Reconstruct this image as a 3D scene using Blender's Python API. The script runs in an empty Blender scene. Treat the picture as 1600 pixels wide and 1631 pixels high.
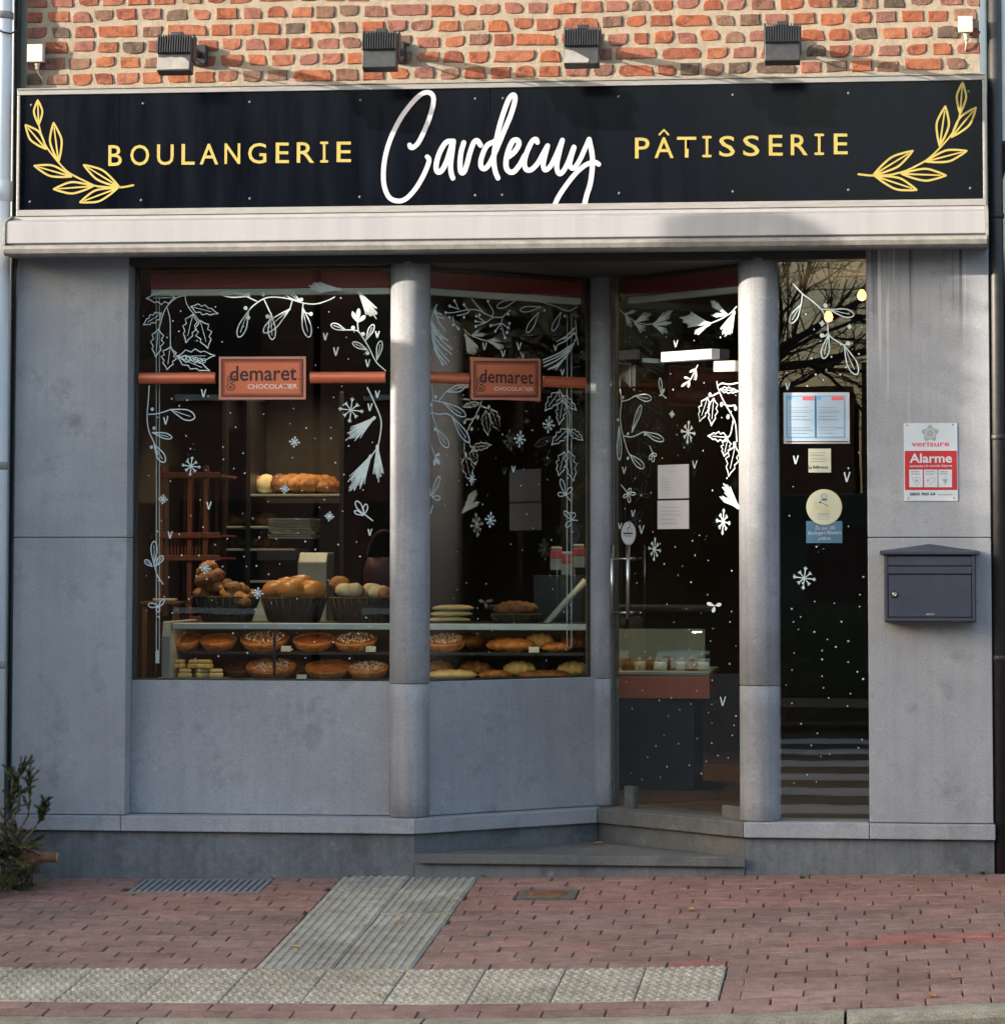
import bpy, bmesh, math, random
from mathutils import Vector, Matrix
import numpy as np
random.seed(7)
SC = bpy.context.scene
COL = SC.collection
R = math.radians

# ------------------------------------------------------------------ camera
CAM_YAW, CAM_PITCH, CAM_ROLL, CAM_F = .1185, .0661, .0009, 5304.4      # focal length in photo pixels (1600 wide)
CAM_CX, CAM_CY = 800.0, 541.4
CAM = Vector((1.725, -14.5, 1.38))
_cy, _sy, _cp, _sp = math.cos(CAM_YAW), math.sin(CAM_YAW), math.cos(CAM_PITCH), math.sin(CAM_PITCH)
FWD = Vector((-_sy*_cp, _cy*_cp, _sp)); _r0 = Vector((_cy, _sy, 0)); _u0 = _r0.cross(FWD)
RGT = _r0*math.cos(CAM_ROLL) + _u0*math.sin(CAM_ROLL); UPV = _u0*math.cos(CAM_ROLL) - _r0*math.sin(CAM_ROLL)
cd = bpy.data.cameras.new('camera'); cam = bpy.data.objects.new('camera', cd); COL.objects.link(cam)
m3 = Matrix((RGT, UPV, -FWD)).transposed()
cam.matrix_world = Matrix.Translation(CAM) @ m3.to_4x4()
cd.sensor_fit = 'HORIZONTAL'; cd.sensor_width = 36.0; cd.lens = 36.0*CAM_F/1600.0
cd.shift_y = -(815.5-CAM_CY)/1600.0
cd.clip_start = .1; cd.clip_end = 1500
SC.camera = cam
# ------------------------------------------------------------------ sky, sun, exposure
SUN_DIR = Vector((2.20, 1.0, -.50)).normalized()                       # direction the light travels
sun_el = math.asin(-SUN_DIR.z); sun_az = math.atan2(-SUN_DIR.x, -SUN_DIR.y)
w = bpy.data.worlds.new('World'); SC.world = w; w.use_nodes = True
nt = w.node_tree; bg = nt.nodes['Background']; sk = nt.nodes.new('ShaderNodeTexSky')
sk.sky_type = 'NISHITA'; sk.sun_disc = False; sk.sun_elevation = sun_el; sk.sun_rotation = sun_az
sk.air_density = 1.0; sk.dust_density = 2.6; sk.ozone_density = .35
nt.links.new(sk.outputs[0], bg.inputs[0]); bg.inputs[1].default_value = .15
sd = bpy.data.lights.new('sun', 'SUN'); sun = bpy.data.objects.new('sun', sd); COL.objects.link(sun)
sd.energy = 2.5; sd.angle = R(.55); sd.color = (1.0, .89, .75)
sun.rotation_euler = SUN_DIR.to_track_quat('-Z', 'Y').to_euler()
sun.location = (-20, -10, 12)
SC.view_settings.view_transform = 'Standard'; SC.view_settings.look = 'None'
SC.view_settings.exposure = 2.20; SC.view_settings.gamma = 1.0
SC.cycles.max_bounces = 7; SC.cycles.transparent_max_bounces = 24
SC.cycles.diffuse_bounces = 2; SC.cycles.glossy_bounces = 4
SC.cycles.use_denoising = True
SC.cycles.sample_clamp_indirect = 4.0

# ------------------------------------------------------------------ helpers
def ray(x, y): return FWD + RGT*((x-CAM_CX)/CAM_F) - UPV*((y-CAM_CY)/CAM_F)
def at(x, y, Y=0.0):
    v = ray(x, y); return CAM + v*((Y-CAM.y)/v.y)
class Plane:
    """vertical plane through two plan points; 2-D coordinates (s along it, z up), o = distance out of it"""
    def __init__(s, a, b):
        s.a = Vector((a[0], a[1])); d = Vector((b[0]-a[0], b[1]-a[1])); s.len = d.length
        s.t = d.normalized(); s.n = Vector((s.t.y, -s.t.x))
    def px(s, x, y):
        v = ray(x, y); k = s.n.dot(s.a - CAM.xy)/s.n.dot(v.xy); p = CAM + v*k
        return (s.t.dot(p.xy - s.a), p.z)
    def w(s, q, o=0.0):
        p = s.a + s.t*q[0] + s.n*o; return (p.x, p.y, q[1])
    def matrix(s, q=(0, 0), o=0.0):
        p = s.w(q, o)
        m = Matrix(((s.t.x, 0, s.n.x, p[0]), (s.t.y, 0, s.n.y, p[1]), (0, 1, 0, p[2]), (0, 0, 0, 1)))
        return m
def tag(o, label=None, cat=None, group=None, kind=None):
    if label: o['label'] = label
    if cat: o['category'] = cat
    if group: o['group'] = group
    if kind: o['kind'] = kind
    return o
def thing(name, label, cat, loc=(0, 0, 0), rz=0.0, group=None, kind=None):
    o = bpy.data.objects.new(name, None); COL.objects.link(o)
    o.location = loc; o.rotation_euler = (0, 0, rz); o.empty_display_size = .05
    return tag(o, label, cat, group, kind)
class M:
    """collects faces, then builds ONE mesh object"""
    def __init__(s): s.v = []; s.f = []; s.sm = []
    def add(s, vs, fs, smooth=False):
        k = len(s.v); s.v += [tuple(v) for v in vs]; s.f += [tuple(i+k for i in f) for f in fs]; s.sm += [smooth]*len(fs); return s
    def box(s, x0, x1, y0, y1, z0, z1):
        v = [(x, y, z) for z in (z0, z1) for y in (y0, y1) for x in (x0, x1)]
        return s.add(v, [(0, 2, 3, 1), (4, 5, 7, 6), (0, 1, 5, 4), (2, 6, 7, 3), (0, 4, 6, 2), (1, 3, 7, 5)])
    def prism(s, poly, z0, z1):
        n = len(poly)
        v = [(p[0], p[1], z0) for p in poly] + [(p[0], p[1], z1) for p in poly]
        f = [(i, (i+1) % n, n+(i+1) % n, n+i) for i in range(n)] + [tuple(range(n))[::-1], tuple(range(n, 2*n))]
        return s.add(v, f)
    def extr_x(s, prof, x0, x1):
        n = len(prof)
        v = [(x0, p[0], p[1]) for p in prof] + [(x1, p[0], p[1]) for p in prof]
        f = [(i, n+i, n+(i+1) % n, (i+1) % n) for i in range(n)] + [tuple(range(n)), tuple(range(n, 2*n))[::-1]]
        return s.add(v, f)
    def tube(s, pts, r, n=8, caps=True):
        pts = [Vector(p) for p in pts]; rs = r if isinstance(r, (list, tuple)) else [r]*len(pts)
        vs = []; fs = []; prev = None
        for i, p in enumerate(pts):
            d = (pts[min(i+1, len(pts)-1)] - pts[max(i-1, 0)])
            if d.length < 1e-9: d = Vector((0, 0, 1))
            d.normalize()
            a = prev - d*prev.dot(d) if prev is not None else d.orthogonal()
            if a.length < 1e-6: a = d.orthogonal()
            a.normalize(); prev = a; b = d.cross(a)
            for k in range(n):
                t = 2*math.pi*k/n; vs.append(p + (a*math.cos(t) + b*math.sin(t))*rs[i])
        for i in range(len(pts)-1):
            for k in range(n): fs.append((i*n+k, i*n+(k+1) % n, (i+1)*n+(k+1) % n, (i+1)*n+k))
        if caps: fs += [tuple(range(n))[::-1], tuple(range((len(pts)-1)*n, len(pts)*n))]
        return s.add(vs, fs, True)
    def lathe(s, prof, c=(0, 0, 0), n=16, sx=1.0, sy=1.0):
        vs = []; fs = []
        for (r, z) in prof:
            for k in range(n):
                t = 2*math.pi*k/n; vs.append((c[0]+r*math.cos(t)*sx, c[1]+r*math.sin(t)*sy, c[2]+z))
        for i in range(len(prof)-1):
            for k in range(n): fs.append((i*n+k, i*n+(k+1) % n, (i+1)*n+(k+1) % n, (i+1)*n+k))
        fs += [tuple(range(n))[::-1], tuple(range((len(prof)-1)*n, len(prof)*n))]
        return s.add(vs, fs, True)
    def build(s, name, mat, parent=None, world=False, bevel=0.0, seg=2):
        me = bpy.data.meshes.new(name); me.from_pydata(s.v, [], s.f); me.update()
        me.polygons.foreach_set('use_smooth', s.sm)
        o = bpy.data.objects.new(name, me); COL.objects.link(o)
        if mat is not None: me.materials.append(MAT[mat] if isinstance(mat, str) else mat)
        if parent is not None:
            o.parent = parent
            if world: o.location = -Vector(parent.location)
        if bevel:
            b = o.modifiers.new('edge', 'BEVEL'); b.width = bevel; b.segments = seg; b.limit_method = 'ANGLE'; b.angle_limit = R(40)
            b.harden_normals = False
        return o
def linked(name, me, parent=None, matrix=None, mat=None):
    o = bpy.data.objects.new(name, me); COL.objects.link(o)
    if parent is not None: o.parent = parent
    if matrix is not None: o.matrix_local = matrix
    return o
def copy_thing(root, loc, rz=None, label=None):
    def rec(o, par):
        c = o.copy(); COL.objects.link(c)
        if par is not None: c.parent = par
        for ch in o.children: rec(ch, c)
        return c
    c = rec(root, None); c.location = loc
    if rz is not None: c.rotation_euler = (0, 0, rz)
    if label: c['label'] = label
    return c
def mesh_from(mb, name, mat):
    me = bpy.data.meshes.new(name); me.from_pydata(mb.v, [], mb.f); me.update()
    me.polygons.foreach_set('use_smooth', mb.sm); me.materials.append(MAT[mat]); return me

# ------------------------------------------------------------------ materials
MAT = {}
def newmat(name):
    m = bpy.data.materials.new(name); m.use_nodes = True; MAT[name] = m
    n = m.node_tree.nodes; l = m.node_tree.links; return m, n, l, n['Principled BSDF']
def node(n, t, **kw):
    x = n.new(t)
    for k, v in kw.items():
        if k in x.inputs: x.inputs[k].default_value = v
        else: setattr(x, k, v)
    return x
def ramp(n, stops, interp='LINEAR'):
    r = n.new('ShaderNodeValToRGB'); r.color_ramp.interpolation = interp; e = r.color_ramp.elements
    while len(e) < len(stops): e.new(.5)
    for i, (p, c) in enumerate(stops): e[i].position = p; e[i].color = (*c, 1) if len(c) == 3 else c
    return r
def coords(n, l, scale=(1, 1, 1), kind='Object', offset=None):
    t = n.new('ShaderNodeTexCoord'); mp = n.new('ShaderNodeMapping'); mp.inputs['Scale'].default_value = scale
    l.new(t.outputs[kind], mp.inputs['Vector'])
    if offset is not None: l.new(offset, mp.inputs['Location'])
    return mp.outputs[0]
def mix(n, l, fac, a, b, mode='MIX'):
    x = n.new('ShaderNodeMix'); x.data_type = 'RGBA'; x.blend_type = mode
    for s, v in (('Factor', fac), ('A', a), ('B', b)):
        i = [q for q in x.inputs if q.name == s and (q.type == 'RGBA' if s != 'Factor' else q.type == 'VALUE')][0]
        if hasattr(v, 'is_linked') or hasattr(v, 'links'): l.new(v, i)
        elif isinstance(v, (int, float)): i.default_value = v
        else: i.default_value = (*v, 1)
    return [q for q in x.outputs if q.type == 'RGBA'][0]
def bump(n, l, p, height, strength=.3, dist=.01):
    b = node(n, 'ShaderNodeBump', Strength=strength, Distance=dist); l.new(height, b.inputs['Height']); l.new(b.outputs[0], p.inputs['Normal']); return b
def noise(n, l, vec, scale, detail=5, rough=.6):
    x = node(n, 'ShaderNodeTexNoise', Scale=scale, Detail=detail, Roughness=rough); l.new(vec, x.inputs['Vector']); return x.outputs['Fac']
def noisy(name, c1, c2, scale=8, rough=.7, bs=.2, bd=.004, bscale=60, metal=0.0, stretch=(1, 1, 1), rnd=0.0, spec=.5):
    m, n, l, p = newmat(name)
    off = None
    oi = n.new('ShaderNodeObjectInfo')
    mu = node(n, 'ShaderNodeMath', operation='MULTIPLY'); mu.inputs[1].default_value = 37.0; l.new(oi.outputs['Random'], mu.inputs[0])
    v = coords(n, l, stretch, offset=mu.outputs[0])
    f = noise(n, l, v, scale)
    r = ramp(n, [(.3, c1), (.7, c2)]); l.new(f, r.inputs[0]); c = r.outputs[0]
    if rnd:
        hs = node(n, 'ShaderNodeHueSaturation'); mr = node(n, 'ShaderNodeMapRange'); mr.inputs[3].default_value = 1-rnd; mr.inputs[4].default_value = 1+rnd
        l.new(oi.outputs['Random'], mr.inputs[0]); l.new(mr.outputs[0], hs.inputs['Value']); l.new(c, hs.inputs['Color']); c = hs.outputs[0]
    l.new(c, p.inputs['Base Color']); p.inputs['Roughness'].default_value = rough; p.inputs['Metallic'].default_value = metal
    p.inputs['Specular IOR Level'].default_value = spec
    if bs: bump(n, l, p, noise(n, l, v, bscale, 4), bs, bd)
    return m
def plain(name, c, rough=.5, metal=0.0, spec=.5):
    m, n, l, p = newmat(name); p.inputs['Base Color'].default_value = (*c, 1); p.inputs['Roughness'].default_value = rough
    p.inputs['Metallic'].default_value = metal; p.inputs['Specular IOR Level'].default_value = spec; return m
def emit(name, c, s):
    m, n, l, p = newmat(name); p.inputs['Base Color'].default_value = (*c, 1)
    p.inputs['Emission Color'].default_value = (*c, 1); p.inputs['Emission Strength'].default_value = s; return m

def stone(name, c1, c2, streak=.14, rough=.62, grime=.54):
    m, n, l, p = newmat(name)
    v = coords(n, l)
    big = noise(n, l, v, 2.2, 6, .62); fine = noise(n, l, v, 120, 6, .8)
    vs = coords(n, l, (26, 26, .9)); st = noise(n, l, vs, 1.0, 4, .6)
    r1 = ramp(n, [(.28, c1), (.72, c2)]); l.new(big, r1.inputs[0])
    r2 = ramp(n, [(.38, (.80, .80, .81)), (.62, (1.08, 1.08, 1.08))]); l.new(fine, r2.inputs[0])
    c = mix(n, l, 1.0, r1.outputs[0], r2.outputs[0], 'MULTIPLY')
    r3 = ramp(n, [(.36, (.55, .56, .58)), (.55, (1, 1, 1))]); l.new(st, r3.inputs[0])
    c = mix(n, l, streak, c, mix(n, l, 1.0, c, r3.outputs[0], 'MULTIPLY'))
    # pale fossil flecks and dark pits
    sp = node(n, 'ShaderNodeTexVoronoi', Scale=55.0); l.new(v, sp.inputs['Vector'])
    r4 = ramp(n, [(.05, (1, 1, 1)), (.10, (0, 0, 0))]); l.new(sp.outputs['Distance'], r4.inputs[0])
    gate = ramp(n, [(.60, (0, 0, 0)), (.66, (1, 1, 1))]); l.new(noise(n, l, v, 13, 3), gate.inputs[0])
    f4 = mix(n, l, 1.0, r4.outputs[0], gate.outputs[0], 'MULTIPLY')
    c = mix(n, l, f4, c, (.10, .105, .115))
    # grime patches
    r5 = ramp(n, [(grime, (0, 0, 0)), (grime+.18, (.66, .66, .66))]); l.new(noise(n, l, v, 4.3, 8, .7), r5.inputs[0])
    c = mix(n, l, r5.outputs[0], c, (.115, .12, .13) if grime > .5 else (.045, .050, .058))
    # pale scuffs and lime bloom
    r6 = ramp(n, [(.60, (0, 0, 0)), (.72, (.5, .5, .5))]); l.new(noise(n, l, coords(n, l, (1, 1, 1.6)), 7.5, 8, .75), r6.inputs[0])
    c = mix(n, l, r6.outputs[0], c, tuple(min(.46, x*1.35) for x in c2))
    l.new(c, p.inputs['Base Color']); p.inputs['Roughness'].default_value = rough; p.inputs['Specular IOR Level'].default_value = .3
    bump(n, l, p, fine, .18, .004)
    return m
stone('blue_stone', (.238, .250, .275), (.345, .356, .380))
stone('blue_stone_drum', (.190, .198, .218), (.325, .334, .352), .35)
def stained(name, base):
    m = MAT[base].copy(); m.name = name; MAT[name] = m; n = m.node_tree.nodes; l = m.node_tree.links; p = n['Principled BSDF']
    src = p.inputs['Base Color'].links[0].from_socket
    tc = n.new('ShaderNodeTexCoord'); sep = n.new('ShaderNodeSeparateXYZ'); l.new(tc.outputs['Object'], sep.inputs[0])
    def strips(scale, lo, hi, z0, z1, seed):
        v = coords(n, l, (scale, scale, .55)); v.node.inputs['Location'].default_value = (seed, seed, seed)
        r = ramp(n, [(lo, (0, 0, 0)), (hi, (1, 1, 1))]); l.new(noise(n, l, v, 1.0, 3, .55), r.inputs[0])
        mr = node(n, 'ShaderNodeMapRange'); mr.inputs[1].default_value = z0; mr.inputs[2].default_value = z1; l.new(sep.outputs['Z'], mr.inputs[0])
        mu = node(n, 'ShaderNodeMath', operation='MULTIPLY'); l.new(r.outputs[0], mu.inputs[0]); l.new(mr.outputs[0], mu.inputs[1]); return mu.outputs[0]
    c = mix(n, l, strips(46, .57, .64, 2.30, 2.72, 3.0), src, (.075, .077, .082))
    c = mix(n, l, strips(16, .60, .63, 1.7, 2.6, 9.0), c, (.40, .40, .405))
    l.new(c, p.inputs['Base Color'])
stained('blue_stone_drip', 'blue_stone')
stone('plinth_stone', (.080, .090, .105), (.200, .210, .225), .3, .7, .47)
stone('step_stone', (.070, .074, .076), (.185, .183, .172), .12, .7, .44)
noisy('joint', (.06, .06, .06), (.12, .115, .11), 30, .95)
# bricks
m, n, l, p = newmat('brick'); oi = n.new('ShaderNodeObjectInfo')
mu = node(n, 'ShaderNodeMath', operation='MULTIPLY'); mu.inputs[1].default_value = 53.0; l.new(oi.outputs['Random'], mu.inputs[0])
v = coords(n, l, offset=mu.outputs[0])
rc = ramp(n, [(0, (0.269, 0.092, 0.046)), (.14, (0.227, 0.074, 0.040)), (.28, (0.185, 0.063, 0.040)), (.40, (0.277, 0.105, 0.055)), (.52, (0.218, 0.092, 0.072)),
              (.66, (0.185, 0.084, 0.069)), (.76, (0.139, 0.082, 0.060)), (.86, (0.210, 0.118, 0.080)), (.94, (0.105, 0.074, 0.059)), (1.0, (0.071, 0.057, 0.047))]); l.new(oi.outputs['Random'], rc.inputs[0])
f1 = noise(n, l, v, 22, 6, .7); r1 = ramp(n, [(.30, (.42, .36, .36)), (.50, (1, 1, 1)), (.75, (1.25, 1.12, 1.05))]); l.new(f1, r1.inputs[0])
c = mix(n, l, 1.0, rc.outputs[0], r1.outputs[0], 'MULTIPLY')
f2 = noise(n, l, v, 75, 5, .7); r2 = ramp(n, [(.56, (0, 0, 0)), (.70, (1, 1, 1))]); l.new(f2, r2.inputs[0])
c = mix(n, l, mix(n, l, .6, (0, 0, 0), r2.outputs[0]), c, (.33, .25, .185))
l.new(c, p.inputs['Base Color']); p.inputs['Roughness'].default_value = .9; p.inputs['Specular IOR Level'].default_value = .2
f3 = noise(n, l, v, 150, 4, .75); ad = node(n, 'ShaderNodeMath', operation='MULTIPLY_ADD'); ad.inputs[1].default_value = .55; l.new(f3, ad.inputs[0]); l.new(f1, ad.inputs[2])
bump(n, l, p, ad.outputs[0], .75, .010)
m, n, l, p = newmat('mortar'); v = coords(n, l)
f = noise(n, l, v, 14, 8, .7); r_ = ramp(n, [(.25, (.215, .176, .130)), (.5, (.305, .258, .197)), (.75, (.36, .315, .248))]); l.new(f, r_.inputs[0])
l.new(r_.outputs[0], p.inputs['Base Color']); p.inputs['Roughness'].default_value = .95; bump(n, l, p, noise(n, l, v, 45, 9, .8), .9, .014)
# paving
def paving(name, cols, gap=.0):
    m, n, l, p = newmat(name); oi = n.new('ShaderNodeObjectInfo')
    mu = node(n, 'ShaderNodeMath', operation='MULTIPLY'); mu.inputs[1].default_value = 31.0; l.new(oi.outputs['Random'], mu.inputs[0])
    v = coords(n, l, offset=mu.outputs[0])
    rc = ramp(n, cols); l.new(oi.outputs['Random'], rc.inputs[0])
    f1 = noise(n, l, v, 14, 7, .7); r1 = ramp(n, [(.3, (.66, .64, .63)), (.65, (1.12, 1.12, 1.12))]); l.new(f1, r1.inputs[0])
    c = mix(n, l, 1.0, rc.outputs[0], r1.outputs[0], 'MULTIPLY')
    f2 = noise(n, l, v, 160, 3, .6); r2 = ramp(n, [(.40, (.70, .70, .70)), (.6, (1.1, 1.1, 1.1))]); l.new(f2, r2.inputs[0])
    c = mix(n, l, 1.0, c, r2.outputs[0], 'MULTIPLY')
    g = n.new('ShaderNodeNewGeometry'); f3 = noise(n, l, g.outputs['Position'], 2.6, 6, .65)
    r3 = ramp(n, [(.35, (.74, .72, .70)), (.6, (1.05, 1.05, 1.05))]); l.new(f3, r3.inputs[0])
    c = mix(n, l, .8, c, mix(n, l, 1.0, c, r3.outputs[0], 'MULTIPLY'))
    l.new(c, p.inputs['Base Color']); p.inputs['Roughness'].default_value = .88; p.inputs['Specular IOR Level'].default_value = .25
    bump(n, l, p, f2, .35, .004)
paving('paver', [(0, (.200, .132, .116)), (.2, (.262, .172, .148)), (.4, (.215, .136, .118)), (.6, (.275, .182, .158)), (.8, (.225, .150, .132)), (.95, (.285, .185, .160)), (1, (.290, .150, .125))])
paving('paver_red', [(0, (.27, .125, .112)), (1, (.34, .145, .125))])
paving('tactile', [(0, (.33, .310, .255)), (1, (.42, .395, .330))])
paving('kerbstone', [(0, (.24, .225, .18)), (1, (.30, .285, .235))])
noisy('joint_sand', (.018, .016, .014), (.05, .042, .034), 40, .98, .5)
noisy('asphalt', (.035, .035, .037), (.065, .065, .066), 60, .9, .5, .004, 200)
noisy('road_paint', (.55, .55, .53), (.72, .72, .70), 12, .7)
# metals, plastics
noisy('alu', (.20, .196, .192), (.28, .275, .268), 9, .42, .05, .002, 40, .0, (1, 8, 8))
m, n, l, p = newmat('awning'); v = coords(n, l)
st = noise(n, l, coords(n, l, (14, 1, .6)), 1, 5, .6); rr = ramp(n, [(.3, (.250, .246, .258)), (.6, (.284, .281, .293))]); l.new(st, rr.inputs[0])
l.new(rr.outputs[0], p.inputs['Base Color']); p.inputs['Roughness'].default_value = .38; p.inputs['Specular IOR Level'].default_value = .5
noisy('alu_dirty', (.16, .152, .14), (.26, .25, .235), 20, .6, .1, .002, 60)
m, n, l, p = newmat('sign_black'); v = coords(n, l)
f = noise(n, l, coords(n, l, (9, 1, 1.2)), 1, 6, .65); rr = ramp(n, [(.35, (.0020, .0026, .0050)), (.75, (.0036, .0048, .0090))]); l.new(f, rr.inputs[0])
l.new(rr.outputs[0], p.inputs['Base Color'])
r2 = ramp(n, [(.35, (.10, .10, .10)), (.7, (.22, .22, .22))]); l.new(f, r2.inputs[0]); l.new(r2.outputs[0], p.inputs['Roughness']); p.inputs['Specular IOR Level'].default_value = .13
noisy('gold', (.335, .262, .055), (.385, .305, .080), 20, .5, 0)
noisy('sign_white', (.48, .468, .505), (.53, .515, .548), 12, .45, 0)
noisy('decal_white', (.38, .47, .48), (.54, .61, .61), 60, .8, 0)
noisy('black_metal', (.010, .010, .011), (.024, .024, .025), 25, .5, .1)
noisy('lamp_metal', (.020, .020, .020), (.040, .040, .040), 40, .42, .1)
noisy('grey_metal', (.08, .08, .08), (.13, .13, .125), 25, .5, .1)
noisy('steel', (.34, .34, .33), (.46, .46, .45), 30, .28, 0, metal=1.0)
noisy('mail_metal', (.026, .029, .052), (.036, .040, .068), 14, .46, .12, .001, 220)
plain('mail_dark', (.008, .008, .010), .7)
noisy('pvc_grey', (.50, .54, .58), (.62, .65, .68), 6, .45, 0, stretch=(1, 1, .3))
noisy('pvc_cream', (.52, .47, .38), (.62, .56, .46), 20, .5, 0)
noisy('cable', (.30, .26, .20), (.36, .32, .26), 20, .6, 0)
noisy('dark_frame', (.020, .016, .014), (.035, .028, .024), 20, .5, 0)
noisy('blind_red', (.19, .022, .020), (.25, .032, .028), 6, .6, 0)
noisy('blind_white', (.52, .56, .54), (.64, .66, .64), 6, .5, 0)
m, n, l, p = newmat('copper_paint'); v = coords(n, l)
rr = ramp(n, [(.3, (.50, .125, .058)), (.7, (.58, .160, .076))]); l.new(noise(n, l, v, 5, 3), rr.inputs[0]); l.new(rr.outputs[0], p.inputs['Base Color'])
p.inputs['Metallic'].default_value = .35; p.inputs['Roughness'].default_value = .38
plain('copper_edge', (.45, .21, .15), .4, .3)
plain('copper_dark', (.13, .032, .022), .45, .2)
plain('ink', (.012, .011, .011), .6)
plain('ink_grey', (.22, .23, .25), .8)
plain('ink_pale', (.70, .60, .56), .6)
noisy('paper', (.36, .38, .42), (.42, .435, .46), 6, .8, 0)
plain('paper_blue', (.10, .30, .52), .7)
plain('paper_bluetint', (.30, .40, .50), .75)
plain('paper_red', (.62, .10, .10), .7)
plain('sticker_cream', (.44, .45, .34), .5)
plain('sticker_gold', (.55, .46, .20), .45)
plain('sticker_navy', (.045, .12, .19), .5)
plain('alarm_red', (.40, .015, .020), .35)
noisy('alarm_white', (.44, .49, .55), (.51, .55, .60), 5, .35, 0)
plain('alarm_grey', (.26, .29, .28), .4)
plain('verisure_red', (.55, .03, .07), .4)
# glass
m, n, l, p = newmat('glass'); n.remove(p); out = n['Material Output']
fr = node(n, 'ShaderNodeFresnel', IOR=1.52); ge = n.new('ShaderNodeNewGeometry')
inv = node(n, 'ShaderNodeMath', operation='SUBTRACT'); inv.inputs[0].default_value = 1.0; l.new(ge.outputs['Backfacing'], inv.inputs[1])
k2 = node(n, 'ShaderNodeMath', operation='MULTIPLY'); k2.inputs[1].default_value = 1.55; k2.use_clamp = True; l.new(fr.outputs[0], k2.inputs[0])
k3 = node(n, 'ShaderNodeMath', operation='MULTIPLY'); l.new(k2.outputs[0], k3.inputs[0]); l.new(inv.outputs[0], k3.inputs[1])
tr = n.new('ShaderNodeBsdfTransparent'); tr.inputs[0].default_value = (.90, .93, .91, 1)
gl = n.new('ShaderNodeBsdfGlossy'); gl.inputs['Roughness'].default_value = 0.0; gl.inputs['Color'].default_value = (1, 1, 1, 1)
gb = node(n, 'ShaderNodeBump', Strength=.035, Distance=.004); l.new(noise(n, l, coords(n, l), 2.2, 2), gb.inputs['Height']); l.new(gb.outputs[0], gl.inputs['Normal'])
mx = n.new('ShaderNodeMixShader'); l.new(k3.outputs[0], mx.inputs[0]); l.new(tr.outputs[0], mx.inputs[1]); l.new(gl.outputs[0], mx.inputs[2]); l.new(mx.outputs[0], out.inputs[0])
# interior
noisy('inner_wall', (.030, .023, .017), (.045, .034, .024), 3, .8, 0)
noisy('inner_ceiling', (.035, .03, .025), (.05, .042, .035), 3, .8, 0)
m, n, l, p = newmat('oak'); f = noise(n, l, coords(n, l, (1.2, 22, 22)), 1.6, 7, .65); rr = ramp(n, [(.3, (.075, .036, .014)), (.7, (.145, .076, .028))]); l.new(f, rr.inputs[0])
l.new(rr.outputs[0], p.inputs['Base Color']); p.inputs['Roughness'].default_value = .35
m, n, l, p = newmat('red_wood'); f = noise(n, l, coords(n, l, (14, 14, 1.2)), 1.6, 6, .65); rr = ramp(n, [(.3, (.085, .020, .010)), (.7, (.15, .038, .018))]); l.new(f, rr.inputs[0])
l.new(rr.outputs[0], p.inputs['Base Color']); p.inputs['Roughness'].default_value = .55
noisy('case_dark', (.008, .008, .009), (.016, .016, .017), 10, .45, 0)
noisy('case_panel', (.26, .29, .28), (.34, .37, .355), 6, .45, 0)
noisy('machine_grey', (.36, .40, .38), (.46, .50, .47), 6, .45, 0)
noisy('wicker', (.032, .024, .018), (.085, .062, .044), 70, .75, .6, .01, 60, stretch=(1, 1, 3), rnd=.2)
noisy('crust', (.17, .055, .014), (.46, .21, .060), 26, .6, .8, .010, 45, rnd=.22)
noisy('crust_dark', (.085, .030, .010), (.30, .11, .028), 26, .6, .8, .010, 45, rnd=.25)
noisy('bun', (.34, .12, .022), (.48, .19, .04), 10, .42, .15, .003, 60, rnd=.12)
noisy('pale_bread', (.50, .40, .22), (.62, .54, .34), 14, .75, .4, .004, 60, rnd=.1)
noisy('pastry', (.52, .36, .13), (.66, .50, .22), 20, .7, .5, .004, 70, rnd=.1)
noisy('tart_top', (.20, .05, .018), (.46, .17, .04), 30, .42, .7, .01, 60, rnd=.25)
noisy('flour', (.45, .41, .36), (.60, .56, .50), 40, .85, .4)
noisy('cream', (.66, .60, .46), (.78, .74, .62), 20, .5, .3)
noisy('fruit', (.40, .03, .02), (.55, .14, .03), 40, .35, .4)
noisy('tray', (.20, .20, .20), (.27, .27, .26), 20, .4, 0)
noisy('wrap', (.34, .37, .32), (.46, .48, .42), 12, .6, 0)
plain('magenta', (.035, .003, .016), .6)
emit('bulb_glow', (1.0, .42, .09), 1.6)
emit('case_fill_glow', (1.0, .70, .38), .8)  # glow of the fill strip added inside the display case
emit('downlight_glow', (1.0, .66, .30), 2.5)
# plants, street
noisy('needle', (.045, .065, .024), (.105, .120, .050), 9, .7, 0)
noisy('needle_dry', (.13, .105, .038), (.20, .16, .065), 9, .8, 0)
noisy('bark', (.12, .055, .028), (.22, .10, .05), 20, .9, .6, .01, 50)
noisy('cut_wood', (.36, .20, .10), (.46, .28, .15), 20, .8, 0)
noisy('tree_bark', (.035, .03, .025), (.075, .065, .055), 12, .95, .5)
noisy('dead_leaf', (.30, .15, .045), (.42, .24, .08), 30, .8, 0, rnd=.3)
noisy('weed_green', (.05, .11, .02), (.09, .17, .035), 30, .7, 0)
noisy('iron', (.13, .135, .14), (.21, .215, .22), 30, .6, .2)
noisy('rust', (.055, .032, .022), (.25, .085, .022), 28, .85, .4)
noisy('cover_frame', (.06, .052, .045), (.13, .11, .09), 40, .85, .4)
noisy('house_brick', (.15, .075, .055), (.22, .11, .08), 5, .9, .2)
noisy('house_render', (.40, .38, .34), (.50, .48, .43), 3, .9, .1)
noisy('roof_tile', (.055, .05, .05), (.09, .08, .075), 14, .8, .3)
plain('house_glass', (.02, .025, .03), .08)
noisy('house_white', (.60, .60, .58), (.70, .70, .68), 5, .6, 0)
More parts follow.
